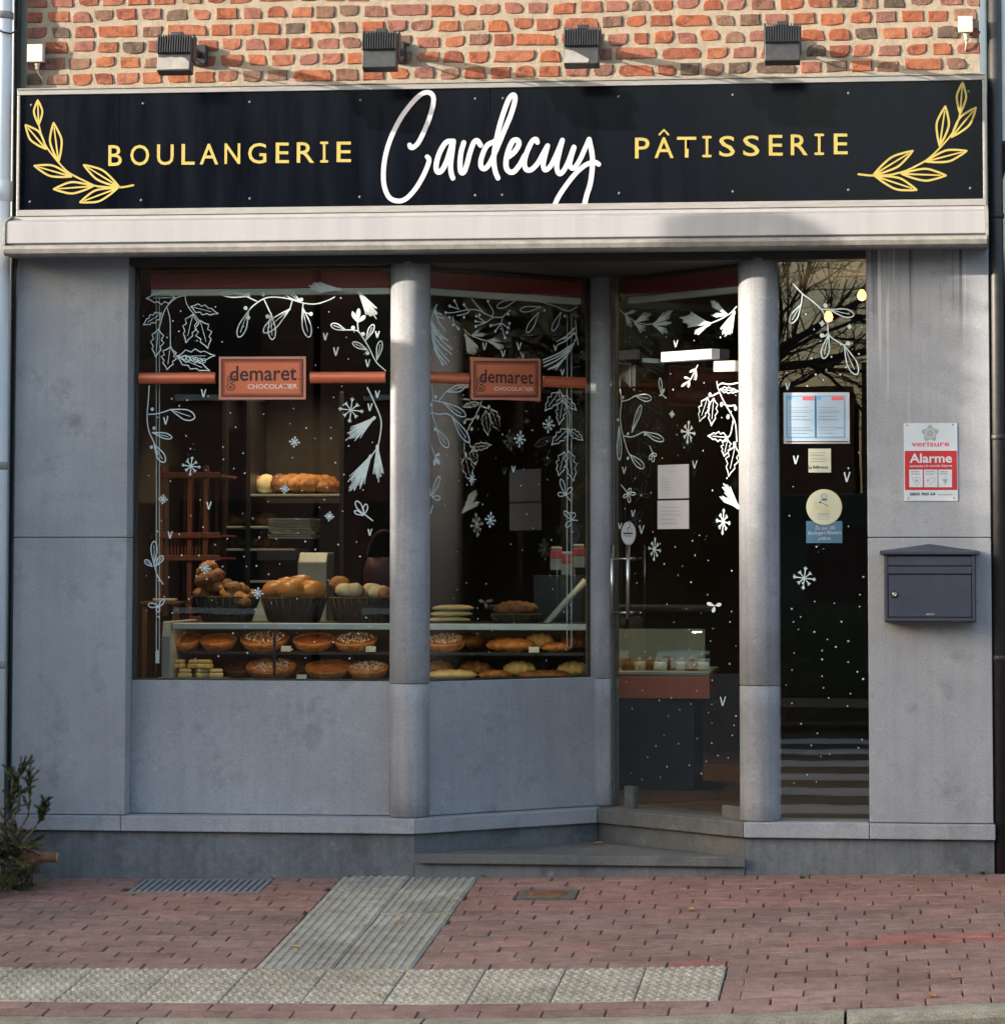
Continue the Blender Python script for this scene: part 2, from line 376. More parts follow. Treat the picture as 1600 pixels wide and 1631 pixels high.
noisy('neighbour_pale', (.46, .52, .56), (.56, .61, .64), 5, .7, .1)
noisy('van_paint', (.012, .03, .016), (.018, .042, .022), 3, .25, 0)
plain('tyre', (.015, .015, .015), .85)

# ------------------------------------------------------------------ terrain function
def _interp(x, xs, ys):
    return float(np.interp(x, xs, ys))
def ground(x, y):
    z0 = .005 + (.0145*x if x < 0 else .020*x)
    b = _interp(x, (-1.7, -.4, .6, 1.1, 2.1, 3.5), (.076, .079, .078, .075, .061, .050))
    return z0 + b*y
def gmat(x, y, lift=0.0):
    e = .03; z = ground(x, y)
    tx = Vector((2*e, 0, ground(x+e, y)-ground(x-e, y))).normalized(); ty = Vector((0, 2*e, ground(x, y+e)-ground(x, y-e))).normalized()
    nz = tx.cross(ty).normalized(); ty = nz.cross(tx)
    m = Matrix((tx, ty, nz)).transposed().to_4x4(); m.translation = Vector((x, y, z)) + nz*lift; return m
KERB_Y = -2.86
ROAD_Z = -.36
# ------------------------------------------------------------------ ground, road, kerb, pavement
tb = M(); tb.box(-500, 500, -500, 500, -1.2, -.62)
tag(tb.build('terrain', 'asphalt'), kind='structure')
road = M(); xs = [-160, -60, -20, -8, -5, -3.5, -2, -1, 0, .6, 1.1, 1.6, 2.1, 3, 4, 6, 9, 20, 60, 160]; ys = [-2.99, -3.6, -4.5, -6, -9, -14, -21.9]
for y in ys:
    for x in xs:
        z = ground(max(-5, min(3.5, x)), -2.99) - .115; k = min(1, (-2.99-y)/4.0); road.v.append((x, y, z*(1-k) + ROAD_Z*k))
nx = len(xs)
for j in range(len(ys)-1):
    for i in range(nx-1): road.f.append((j*nx+i, (j+1)*nx+i, (j+1)*nx+i+1, j*nx+i+1)); road.sm.append(False)
road = tag(road.build('road', 'asphalt'), kind='structure')
fp = M(); fp.box(-160, 160, -60, -21.9, -.6, -.22); tag(fp.build('far_pavement', 'kerbstone'), kind='structure')
for i in range(7):                                                    # pedestrian crossing in front of the shop
    y = -7.2 - i*1.75
    mk = M(); mk.add([(-2.2, y-.42, ROAD_Z+.006), (4.6, y-.42, ROAD_Z+.006), (4.6, y+.42, ROAD_Z+.006), (-2.2, y+.42, ROAD_Z+.006)], [(0, 1, 2, 3)])
    mk.build('crossing_stripe', 'road_paint', road)

pav = M(); gx = [-160, -30] + [-6+.5*i for i in range(25)] + [30, 160]; gy = [-2.87, -2.3, -1.7, -1.1, -.5, .06]
for y in gy:
    for x in gx: pav.v.append((x, y, ground(max(-6, min(6, x)), y) - .010))
nx = len(gx)
for j in range(len(gy)-1):
    for i in range(nx-1): pav.f.append((j*nx+i, j*nx+i+1, (j+1)*nx+i+1, (j+1)*nx+i)); pav.sm.append(True)
pavement = tag(pav.build('pavement', 'joint_sand'), kind='structure')

def block_mesh(lx, ly, h, ch, jitter=0.0):
    m = M(); a, b = lx/2, ly/2
    def q(x, y, z): return (x+random.uniform(-1, 1)*jitter, y+random.uniform(-1, 1)*jitter, z)
    m.v = [q(-a, -b, -h), q(a, -b, -h), q(a, b, -h), q(-a, b, -h), q(-a, -b, -ch), q(a, -b, -ch), q(a, b, -ch), q(-a, b, -ch),
           (-a+ch, -b+ch, 0), (a-ch, -b+ch, 0), (a-ch, b-ch, 0), (-a+ch, b-ch, 0)]
    m.f = [(8, 9, 10, 11)] + [(i, (i+1) % 4, 4+(i+1) % 4, 4+i) for i in range(4)] + [(4+i, 4+(i+1) % 4, 8+(i+1) % 4, 8+i) for i in range(4)]
    m.sm = [False]*9; return m
def paver_mesh(mat):
    m = block_mesh(.2182, .1090, .045, .0030, .0008); return mesh_from(m, 'paver', mat)
PVA = [paver_mesh('paver') for _ in range(6)]; PVR = [paver_mesh('paver_red') for _ in range(3)]
cand = []
def row(y, dep, off, spans, red=None):
    for (a, b) in spans:
        k0 = math.floor((a-off)/.222)-1
        x = off + k0*.222
        while x < b:
            x0, x1 = max(a, x), min(b, x+.222)
            if x1-x0 > .035: cand.append((x0, x1, y, dep, red(x0, x1) if red else False))
            x += .222
XL, XR = -4.5, 4.5
off = 0.0
for j in range(18):
    y = -.0555 - j*.1111; spans = [(XL, -.706), (-.103, XR)]
    if y > -.37: spans = [(XL, -1.585), (-1.0, -.706), (-.103, XR)]
    if -.53 < y < -.31: spans = [(XL, -1.585 if y > -.37 else -.706), (-1.0, -.706), (-.103, .112), (.372, XR)] if y > -.37 else [(XL, -.706), (-.103, .112), (.372, XR)]
    if j == 0: rd = lambda a, b: (a < -.7 or a > 1.2) and random.random() < .75
    elif j == 14: rd = lambda a, b: 1.35 < a < 2.5
    elif j == 13: rd = lambda a, b: 1.5 < a < 2.1
    elif j == 17: rd = lambda a, b: .70 < a < 1.0
    else: rd = None
    row(y, .1111, off, spans, rd); off += .222*random.choice((.33, .36, .5, .36))
for j in range(5): row(-2.06-j*.12, .12, off, [(1.082, XR)]); off += .111
for j in range(2): row(-2.661-j*.120, .12, off, [(XL, XR)]); off += .095
cand.sort(key=lambda c: (abs((c[0]+c[1])/2 - .3) > 2.4, c[2]))
rest = M()
for i, (x0, x1, y, dep, red) in enumerate(cand):
    xm = (x0+x1)/2; mt = gmat(xm, y, random.gauss(0, .0012))
    mt = mt @ Matrix.Rotation(random.gauss(0, .004), 4, 'Z') @ Matrix.Rotation(random.gauss(0, .004), 4, 'Y')
    me = random.choice(PVR if red else PVA); sx = (x1-x0)/.222; sy = dep/.1111
    mt = mt @ Matrix.Diagonal((sx*random.uniform(.982, 1.0), sy*random.uniform(.900, .955), 1, 1))
    if i < 300: linked('paver', me, pavement, mt)
    else: rest.add([mt @ v.co for v in me.vertices], [tuple(p.vertices) for p in me.polygons])
tag(rest.build('distant_pavers', 'paver', pavement), kind='stuff')
# ribbed and studded tactile tiles
def rib_tile():
    m = block_mesh(.2965, .2825, .045, .003)
    for k in range(8):
        x = -.1295 + k*.037; a, b, y = .0125, .0075, .139
        m.add([(x-a, -y, -.001), (x+a, -y, -.001), (x+b, -y, .0055), (x-b, -y, .0055), (x-a, y, -.001), (x+a, y, -.001), (x+b, y, .0055), (x-b, y, .0055)],
              [(3, 2, 6, 7), (1, 5, 6, 2), (0, 3, 7, 4), (0, 1, 2, 3), (5, 4, 7, 6)])
    return mesh_from(m, 'tactile_tile', 'tactile')
def stud_tile():
    m = block_mesh(.2965, .2965, .045, .003)
    for j in range(8):
        for i in range(8):
            cx = -.1295 + i*.037 + (.009 if j % 2 else -.009)*.6; cy = -.1295 + j*.037; vs = []; n = 7
            for (r, z) in ((.0125, -.001), (.0078, .0058)):
                for k in range(n): t = 2*math.pi*k/n; vs.append((cx+r*math.cos(t), cy+r*math.sin(t), z))
            m.add(vs, [(k, (k+1) % n, n+(k+1) % n, n+k) for k in range(n)] + [tuple(range(n, 2*n))], False)
    return mesh_from(m, 'tactile_tile', 'tactile')
RT, ST = rib_tile(), stud_tile()
for i in range(2):
    for j in range(7): linked('tactile_tile', RT, pavement, gmat(-.555+i*.2995, -.143-j*.2857, random.gauss(0, .0012)) @ Matrix.Rotation(random.gauss(0, .003), 4, 'Z'))
for i in range(12):
    for j in range(2): linked('tactile_tile', ST, pavement, gmat(1.078-.15-i*.3, -2.152-j*.298, random.gauss(0, .001)) @ Matrix.Rotation(random.gauss(0, .003), 4, 'Z'))
# kerb
kerb = thing('kerb', 'pale concrete kerb along the pavement edge', 'kerb', (0, 0, 0), kind='structure')
del kerb['category']
kx = [-160, -30, -8, -5.0, -4.0, -2.95, -1.95, -.93, .07, 1.53, 2.5, 3.5, 4.5, 30, 160]
for a, b in zip(kx[:-1], kx[1:]):
    n = 5; prof = [(KERB_Y, -.3), (KERB_Y, -.004), (KERB_Y-.006, .002), (KERB_Y-.10, .000), (KERB_Y-.125, -.008), (KERB_Y-.14, -.03), (KERB_Y-.145, -.3)]
    m = M(); vs = []
    for i in range(n+1):
        x = a+.005+(b-a-.010)*i/n; zz = ground(max(-6, min(6, x)), KERB_Y)
        vs += [(x, p[0], zz+p[1]) for p in prof]
    k = len(prof); fs = [(i*k+j, i*k+j+1, (i+1)*k+j+1, (i+1)*k+j) for i in range(n) for j in range(k-1)] + [tuple(range(k))[::-1], tuple(range(n*k, n*k+k))]
    m.add(vs, fs); m.build('kerb_stone', 'kerbstone', kerb)

# ------------------------------------------------------------------ the shop building
shop = thing('shop_building', 'brick and blue stone bakery with dark shop windows and a recessed corner door', 'building')
def spart(mb, name, mat, parent=None, bevel=0.0, seg=2): return mb.build(name, mat, parent or shop, bevel=bevel, seg=seg)
def holder(name, parent=None):
    o = bpy.data.objects.new(name, None); COL.objects.link(o); o.parent = parent or shop; o.empty_display_size = .05; return o
for (a, b) in ((-2.193, -1.679), (1.588, 2.115)):
    p_ = holder('stone_pillar')
    for (z0, z1) in ((.2575, 1.4785), (1.4815, 2.74)): spart(M().box(a, b, 0, .19 if a < 0 else .13, z0, z1), 'stone_block', 'blue_stone_drip' if z0 > 1 and a > 0 else 'blue_stone', p_, .003)
    spart(M().box(a+.01, b-.01, .012, .12, 1.47, 1.49), 'joint', 'joint', p_)
C1, C2, C3 = (-.4225, .09), (.358, .900), (1.1185, .09)
for c, rr_ in ((C1, .0885), (C2, .0765), (C3, .0895)):
    p_ = holder('column')
    for (z0, z1) in ((.2565, .8370), (.8395, 2.70)):
        m = M(); prof = [(rr_-.004, z0), (rr_, z0+.003)] + [(rr_, z0+(z1-z0)*k/6) for k in range(1, 6)] + [(rr_, z1-.002), (rr_-.003, z1)]
        m.lathe(prof, (c[0], c[1], 0), 40); spart(m, 'column_drum', 'blue_stone_drum', p_)
    spart(M().lathe([(rr_-.006, .83), (rr_-.006, .845)], (c[0], c[1], 0), 24), 'joint', 'joint', p_)
# aprons below the windows
spart(M().box(-1.679, -.495, .115, .20, .2570, .8455), 'apron_panel', 'blue_stone', None, .003)
def slanted(a, b, t0, t1, z0, z1, out=0.0, shrink=(0, 0)):
    d = Vector((b[0]-a[0], b[1]-a[1])).normalized(); n_ = Vector((d.y, -d.x)); A = Vector(a)+d*shrink[0]; B = Vector(b)-d*shrink[1]
    return M().prism([tuple(A+n_*t0), tuple(B+n_*t0), tuple(B+n_*t1), tuple(A+n_*t1)], z0, z1)
spart(slanted(C1, C2, .028, -.05, .2570, .8440, shrink=(.07, .06)), 'apron_panel', 'blue_stone', None, .003)
# ledge course, plinth and entrance step
P1, P2, P3 = (-.378, -.030), (.352, .70), (1.046, -.030)
for poly in ([(-2.205, -.03), (-1.6905, -.03), (-1.6905, .2), (-2.205, .2)], [(-1.6885, -.03), (-.379, -.03), (-.45, .25), (-1.6885, .25)],
             [P1, (.3510, .6991), (.3510, 1.2), (-.449, .251)], [(.353, .6991), P3, (1.119, .251), (.353, 1.2)],
             [(1.048, -.03), (1.5865, -.03), (1.5865, .25), (1.1205, .25)], [(1.5885, -.03), (2.122, -.03), (2.122, .25), (1.5885, .25)]):
    spart(M().prism(poly, .1885, .2545), 'ledge_stone', 'step_stone' if poly[0] == (.353, .6991) else 'blue_stone', None, .004)
for a, b in ((-2.2, -.386), (1.055, 2.118)): spart(M().box(a, b, -.004, .2, -.30, .1865), 'plinth', 'plinth_stone', None, .003)
spart(M().prism([(-.3855, .0), (.3515, .733), (.3515, .83), (-.3855, .1)], .02, .1875), 'riser', 'plinth_stone', None, .003)
spart(M().prism([(.3530, .733), (1.0545, .0), (1.0545, .1), (.3530, .83)], .02, .1875), 'riser', 'step_stone', None, .003)
spart(M().prism([(-.3835, -.040), (1.0565, -.040), (.355, .728), (.349, .728)], .0635, .1045), 'entrance_step', 'step_stone', None, .004)
spart(M().box(-.3845, 1.053, -.012, .05, -.3, .0625), 'riser', 'plinth_stone', None, .003)
# soffit and the wall behind awning and sign
spart(M().prism([(-1.677, .003), (1.586, .003), (1.586, .10), (1.18, .125), (.46, 1.05), (.26, 1.05), (-.45, .24), (-1.677, .22)], 2.689, 2.735), 'soffit', 'dark_frame')
spart(M().box(-2.17, 2.10, .002, .3, 2.736, 3.45), 'lintel', 'mortar')
# brick wall
BX0, BX1, BZ0 = -2.157, 2.087, 3.448
bw = M(); nx, nz = 170, 30
for j in range(nz+1):
    for i in range(nx+1):
        bw.v.append((BX0+.004+(BX1-BX0-.008)*i/nx, random.uniform(-.0008, .0022), BZ0+(4.025-BZ0)*j/nz))
for j in range(nz):
    for i in range(nx): a = j*(nx+1)+i; bw.f.append((a, a+1, a+nx+2, a+nx+1)); bw.sm.append(True)
bw.box(BX0+.004, BX1-.004, .006, .30, BZ0, 4.025)
brick_wall = spart(bw, 'brick_wall', 'mortar')
spart(M().box(BX0, BX1, .0, .3, 4.026, 7.2), 'upper_wall', 'house_brick')
def brick_mesh(L, H):
    """flat fired brick: chamfered arrises, a few broken corners, slightly uneven face"""
    m = M(); P = {}; nx = max(3, int(L/.03)); c = .0035
    X = [-L/2, -L/2+c] + [-L/2+c+(L-2*c)*i/nx for i in range(1, nx)] + [L/2-c, L/2]; Z = [-H/2, -H/2+c, random.uniform(-.006, .006), H/2-c, H/2]
    sk_ = random.gauss(0, .0012); brk = {(a, b): (random.random() < .34) for a in (0, 1) for b in (0, 1)}
    for j, z in enumerate(Z):
        for i, x in enumerate(X):
            rim = i in (0, len(X)-1) or j in (0, 4); y = .0006 if rim else -.0042+random.uniform(-.0009, .0009)
            xx = x+random.uniform(-.0018, .0018)+sk_*z/H; zz = z+random.uniform(-.0020, .0020)
            k = (0 if i <= 1 else (1 if i >= len(X)-2 else 9), 0 if j <= 1 else (1 if j >= 3 else 9))
            if brk.get(k): xx -= math.copysign(.009, x)*random.uniform(.3, 1); zz -= math.copysign(.007, z)*random.uniform(.3, 1); y += .0012
            P[i, j] = len(m.v); m.v.append((xx, y, zz))
    for j in range(4):
        for i in range(len(X)-1): m.f.append((P[i, j], P[i+1, j], P[i+1, j+1], P[i, j+1])); m.sm.append(False)
    n1 = len(X)-1
    rim = [P[i, 0] for i in range(n1+1)] + [P[n1, j] for j in range(1, 5)] + [P[i, 4] for i in range(n1-1, -1, -1)] + [P[0, j] for j in range(3, 0, -1)]
    k = len(m.v); m.v += [(m.v[q][0], .02, m.v[q][2]) for q in rim]; n = len(rim)
    for i in range(n): m.f.append((rim[(i+1) % n], rim[i], k+i, k+(i+1) % n)); m.sm.append(False)
    return mesh_from(m, 'brick', 'brick')
HB = [brick_mesh(random.uniform(.080, .102), random.uniform(.0470, .0545)) for _ in range(34)]
SB = [brick_mesh(random.uniform(.15, .185), random.uniform(.047, .054)) for _ in range(8)]
BB = [brick_mesh(random.uniform(.055, .07), .050) for _ in range(4)]
zb = 3.533
for r_i in range(7):
    x = BX0 + (.0 if r_i % 2 else -.055); first = True
    while x < BX1-.03:
        me = random.choice(SB) if random.random() < .085 else random.choice(HB)
        if random.random() < .03: me = random.choice(BB)
        L = max(v.co.x for v in me.vertices)*2 ; x0 = x
        if x0 < BX0: me = random.choice(BB); L = max(v.co.x for v in me.vertices)*2; x0 = BX0
        if x0+L > BX1+.004:
            rem = BX1-x0
            if rem < .03: break
            me = min(BB+HB, key=lambda q: abs(max(v.co.x for v in q.vertices)*2-rem)); L = max(v.co.x for v in me.vertices)*2
            if L > rem+.012: break
        linked('brick', me, brick_wall, Matrix.Translation((x0+L/2, random.uniform(-.0025, .0012), zb+r_i*.0708+random.gauss(0, .0028))) @ Matrix.Rotation(random.gauss(0, .014), 4, 'Y'))
        x = x0 + L + random.uniform(.012, .025)
# interior shell
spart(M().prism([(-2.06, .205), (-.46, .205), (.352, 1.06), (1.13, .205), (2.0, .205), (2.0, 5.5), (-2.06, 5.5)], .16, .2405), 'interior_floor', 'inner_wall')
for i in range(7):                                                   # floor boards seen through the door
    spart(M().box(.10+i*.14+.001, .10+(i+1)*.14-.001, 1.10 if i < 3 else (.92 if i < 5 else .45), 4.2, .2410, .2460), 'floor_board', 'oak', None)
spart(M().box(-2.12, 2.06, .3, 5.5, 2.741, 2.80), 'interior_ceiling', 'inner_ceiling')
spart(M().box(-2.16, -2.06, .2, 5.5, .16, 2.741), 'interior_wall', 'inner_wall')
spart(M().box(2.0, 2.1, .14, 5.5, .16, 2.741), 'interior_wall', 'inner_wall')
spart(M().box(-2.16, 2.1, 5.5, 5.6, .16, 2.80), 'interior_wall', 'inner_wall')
# ------------------------------------------------------------------ glazing
GL = Plane((-1.676, .116), (-.497, .116))                             # long window
def inset(a, b, ra, rb, out=0.0):
    d = Vector((b[0]-a[0], b[1]-a[1])).normalized(); n_ = Vector((d.y, -d.x))
    return tuple(Vector(a)+d*ra+n_*out), tuple(Vector(b)-d*rb+n_*out)
GM = Plane(*inset(C1, C2, .075, .065, .012))                          # slanted window
GD = Plane(*inset(C2, C3, .082, .070, .012))                          # door leaf
GR = Plane((1.196, .060), (1.592, .060))                              # narrow window
def pane(pl, z0, z1, parent, name='pane', s0=0.0, s1=None):
    s1 = pl.len if s1 is None else s1
    m = M(); q = [(s0, z0), (s1, z0), (s1, z1), (s0, z1)]
    m.add([pl.w(a, 0) for a in q] + [pl.w(a, -.008) for a in q], [(0, 1, 2, 3), (7, 6, 5, 4), (1, 0, 4, 5), (2, 1, 5, 6), (3, 2, 6, 7), (0, 3, 7, 4)])
    return spart(m, name, 'glass', parent)
WL, WM, DR, WR = holder('window'), holder('window'), holder('door'), holder('window')
pane(GL, .8465, 2.688, WL); pane(GM, .8450, 2.688, WM); pane(GD, .2650, 2.688, DR, s0=.012); pane(GR, .2555, 2.688, WR)
def bar(pl, q0, q1, wdt, o0, o1, name, mat, parent, bevel=0.0):
    """a straight bar from q0 to q1 in plane coordinates, wdt wide, between offsets o0 (in) and o1 (out)"""
    a, b = Vector(q0), Vector(q1); d = (b-a).normalized(); p = Vector((-d.y, d.x))*wdt/2
    q = [a-p, b-p, b+p, a+p]; m = M()
    m.add([pl.w(x, o1) for x in q] + [pl.w(x, o0) for x in q], [(0, 1, 2, 3), (7, 6, 5, 4), (1, 0, 4, 5), (2, 1, 5, 6), (3, 2, 6, 7), (0, 3, 7, 4)])
    return m.build(name, mat, parent, bevel=bevel) if parent is not None else m
# slim frames
for pl, par, zb_ in ((GL, WL, .8465), (GM, WM, .845)):
    bar(pl, (.008, zb_), (.008, 2.688), .014, -.03, -.0085, 'window_frame', 'dark_frame', par)
    bar(pl, (pl.len-.008, zb_), (pl.len-.008, 2.688), .014, -.03, -.0085, 'window_frame', 'dark_frame', par)
    bar(pl, (.015, zb_+.004), (pl.len-.015, zb_+.004), .007, -.03, -.0085, 'window_frame', 'dark_frame', par)
# door fittings
bar(GD, (.004, .258), (.004, 2.688), .010, -.02, .004, 'door_post', 'grey_metal', DR)
bar(GD, (.024, .30), (.024, 2.45), .004, .0015, .0035, 'edge_strip', 'steel', DR)
q = GD.px(1004, 1270); bar(GD, (q[0], q[1]-.062), (q[0], q[1]+.050), .062, -.022, .014, 'patch_fitting', 'grey_metal', DR, .003)
q = GD.px(1160, 1293); bar(GD, (q[0]-.03, q[1]), (q[0]+.13, q[1]), .055, -.022, .014, 'patch_fitting', 'grey_metal', DR, .003)
for px_, y0, y1, mt_ in ((986.5, 868, 1000, 'steel'), (1012, 868, 986, 'steel')):
    a, b = GD.px(px_, y0), GD.px(px_, y1)
    m = M().tube([GD.w(a, .045), GD.w(b, .045)], .0095, 12); spart(m, 'handle_bar', mt_, DR)
for yy in (890, 976):
    a, b = GD.px(986.5, yy), GD.px(1012, yy); m = M().tube([GD.w(a, .045), GD.w(b, .045)], .005, 8); spart(m, 'handle_bar', 'steel', DR)
    m = M().tube([GD.w(b, .045), GD.w(b, .0005)], .007, 8); spart(m, 'handle_mount', 'steel', DR)
a, b = GD.px(987, 566), GD.px(1013, 566); bar(GD, (a[0], a[1]), (b[0], a[1]), .045, -.02, .006, 'hinge_clamp', 'grey_metal', DR, .002)
a, b = GD.px(987, 600), GD.px(1013, 600); bar(GD, (a[0], a[1]), (b[0], a[1]), .10, -.02, .006, 'lock_case', 'dark_frame', DR, .002)
bar(GD, GD.px(1006, 582), GD.px(1006, 617), .009, .0065, .010, 'lock_trim', 'steel', DR)
bar(GD, GD.px(987, 579), GD.px(1007, 580), .006, .0065, .009, 'lock_trim', 'steel', DR)
bar(GD, GD.px(1066, 569.5), GD.px(1147, 564), .046, .002, .052, 'door_closer', 'paper', DR, .004)
bar(GD, GD.px(1144, 584), GD.px(1178, 583), .047, .002, .03, 'closer_plate', 'pvc_cream', DR, .003)
bar(GD, GD.px(1017, 573), GD.px(1042, 575), .020, -.06, -.02, 'door_contact', 'alarm_white', DR, .002)
# ------------------------------------------------------------------ flat lettering and painted strokes
def smooth(pts, k=6):
    if len(pts) < 3: return [Vector(p) for p in pts]
    P = [Vector(p) for p in pts]; P = [P[0]*2-P[1]] + P + [P[-1]*2-P[-2]]; o = []
    for i in range(1, len(P)-2):
        a, b, c, d = P[i-1:i+3]
        for j in range(k):
            t = j/k; o.append(.5*((2*b) + (c-a)*t + (2*a-5*b+4*c-d)*t*t + (3*b-a-3*c+d)*t**3))
    o.append(P[-2]); return o
class Paint:
    """flat painted shapes on a Plane; every stroke lies a hair above the one before"""
    def __init__(s, pl, org=(0, 0), k=1.0, o=.0012): s.pl = pl; s.org = org; s.k = k; s.o = o; s.m = M()
    def q(s, p): return Vector(s.pl.px(s.org[0]+p[0]/s.k, s.org[1]+p[1]/s.k))
    def up(s): s.o += .00006; return s.o
    def poly(s, pts2):                                                  # pts already in plane coordinates, convex or fan about first
        o = s.up(); s.m.add([s.pl.w(p, o) for p in pts2], [tuple(range(len(pts2)))])
    def stroke(s, pts, wpx=2.0, taper=0.0, sm=True, raw=False):
        P = [Vector(p) for p in pts] if raw else [s.q(p) for p in pts]
        if sm: P = smooth(P)
        if len(P) < 2: return
        w = wpx/362.0/2; o = s.up(); vs = []; fs = []; n = len(P)
        for i, p in enumerate(P):
            d = P[min(i+1, n-1)]-P[max(i-1, 0)]
            if d.length < 1e-9: d = Vector((1, 0))
            d.normalize(); u = Vector((-d.y, d.x)); ww = w*(1-taper*i/(n-1)) if taper else w
            vs += [s.pl.w(p+u*ww, o+i*2e-6), s.pl.w(p-u*ww, o+i*2e-6)]
        for i in range(n-1): fs.append((2*i, 2*i+1, 2*i+3, 2*i+2))
        for e, sg in ((0, -1), (n-1, 1)):                               # round ends
            p = P[e]; d = (P[1]-P[0] if e == 0 else P[-1]-P[-2]).normalized()*sg; u = Vector((-d.y, d.x)); ww = w*(1-taper*e/(n-1)) if taper else w
            k0 = len(vs); arc = [p+u*ww*math.cos(t)+d*ww*math.sin(t) for t in [math.pi*j/5 for j in range(6)]]
            vs += [s.pl.w(a, o+e*2e-6) for a in arc]; fs.append(tuple(range(k0, k0+6)))
        s.m.add(vs, fs)
    def disc(s, c, r, n=10, ry=None):
        c = s.q(c); r = r/s.k/362.0; ry = r if ry is None else ry/s.k/362.0
        s.poly([c+Vector((math.cos(2*math.pi*i/n)*r, math.sin(2*math.pi*i/n)*ry)) for i in range(n)])
    def loop(s, base, tip, wd, wpx=2.0, rib=True, fill=False):
        b, t = Vector(base), Vector(tip); d = t-b; u = Vector((-d.y, d.x)).normalized()*wd
        pts = [b, b+d*.3+u*.55, b+d*.62+u*.98, b+d*.88+u*.72, t, b+d*.88-u*.72, b+d*.62-u*.98, b+d*.3-u*.55, b]
        if fill:
            P = smooth([s.q(p) for p in pts], 3); s.poly(P[:-1])
        else: s.stroke(pts, wpx)
        if rib: s.stroke([b+d*.1, b+d*.5+u*.06, b+d*.82], wpx*.6)
    def leaf(s, base, tip, wd, wpx):                                    # pointed leaf with midrib
        b, t = Vector(base), Vector(tip); d = t-b; u = Vector((-d.y, d.x)).normalized()*wd
        for sg in (1, -1): s.stroke([b, b+d*.25+u*.62*sg, b+d*.55+u*sg, b+d*.82+u*.52*sg, t], wpx)
        s.stroke([b, b+d*.5, b+d*.88], wpx*.9, .3)
    def holly(s, base, tip, wd, wpx=1.8, n=4):
        b, t = Vector(base), Vector(tip); d = t-b; u = Vector((-d.y, d.x)).normalized()*wd
        for sg in (1, -1):
            pts = [b]
            for i in range(n):
                f0 = i/n; f1 = (i+1)/n; env = lambda f: math.sin(math.pi*min(.93, .12+f*.86))
                if i < n-1 or True:
                    fm = f0+(f1-f0)*.5
                    pts += [b+d*fm+u*sg*env(fm)*.62, b+d*(f1-.03*(i < n-1))+u*sg*env(f1)*(1.08 if i < n-1 else 0)]
            s.stroke(pts, wpx, sm=False)
        s.stroke([b, b+d*.45, b+d*.75], wpx*.6)
    def flake(s, c, r, ry=None, wpx=1.6, arms=8):
        c = Vector(c); ry = ry or r
        for i in range(arms):
            t = 2*math.pi*i/arms + .12; long = 1.0 if i % 2 == 0 or arms == 6 else .72
            e = c+Vector((math.cos(t)*r, math.sin(t)*ry))*long; s.stroke([c, e], wpx, sm=False)
            if r/s.k > 7:
                m_ = c+(e-c)*.68
                for dt in (.5, -.5): s.stroke([m_, m_+Vector((math.cos(t+dt)*r, math.sin(t+dt)*ry))*.27], wpx*.8, sm=False)
    def vee(s, c, h):
        c = Vector(c); s.stroke([c+Vector((-h*.28, -h*.45)), c+Vector((-h*.05, h*.5))], 2.4, sm=False); s.stroke([c+Vector((h*.30, -h*.5)), c+Vector((0, h*.5))], 2.0, sm=False)
    def tuft(s, base, tip, wd, n=9, wpx=2.2):
        b, t = Vector(base), Vector(tip); d = t-b; u = Vector((-d.y, d.x)).normalized()*wd; rs = random.Random(int(b.x*7+t.y))
        for i in range(n):
            f = i/(n-1)*2-1; st = b+d*(.02+.22*(1-abs(f)))*rs.uniform(.4, 1)
            s.stroke([st, b+d*.45+u*f*.62, b+d*(1-.26*abs(f))*rs.uniform(.86, 1.04)+u*f], wpx*rs.uniform(.8, 1.2), .45)
        s.stroke([b, b+d*.6], wpx*2.4, .6)
    def build(s, name, mat, parent, **kw): return s.m.build(name, mat, parent, **kw) if s.m.v else None
def glyph(body, bold=0.0):
    cu = bpy.data.curves.new('glyphs', 'FONT'); cu.body = body; cu.resolution_u = 3; cu.offset = bold
    o = bpy.data.objects.new('glyphs', cu); COL.objects.link(o); dg = bpy.context.evaluated_depsgraph_get()
    me = bpy.data.meshes.new_from_object(o.evaluated_get(dg)); bpy.data.objects.remove(o); bpy.data.curves.remove(cu); return me
def text(body, pl, box, name, mat, parent, o=.0016, bold=0.0, world=False, shear=0.0):
    """box in photo pixels: (left, right, top at left, bottom at left, bottom at right)"""
    xl, xr, yt, yb, ybr = box; q0, q1, q2 = Vector(pl.px(xl, yb)), Vector(pl.px(xr, ybr)), Vector(pl.px(xl, yt))
    me = glyph(body, bold); X = [v.co.x for v in me.vertices]; Yv = [v.co.y for v in me.vertices]
    if not X: return None
    x0, x1, y0, y1 = min(X), max(X), min(Yv), max(Yv)
    for v in me.vertices:
        fx = (v.co.x-x0)/(x1-x0); fy = (v.co.y-y0)/(y1-y0); z = q0.y+(q1.y-q0.y)*fx+fy*(q2.y-q0.y)
        v.co = pl.w((q0.x+(q1.x-q0.x)*fx+shear*fy*(q2.y-q0.y), z), o)
    me.materials.clear(); me.materials.append(MAT[mat]); me.name = name
    ob = bpy.data.objects.new(name, me); COL.objects.link(ob); ob.parent = parent
    if world: ob.location = -Vector(parent.location)
    return ob
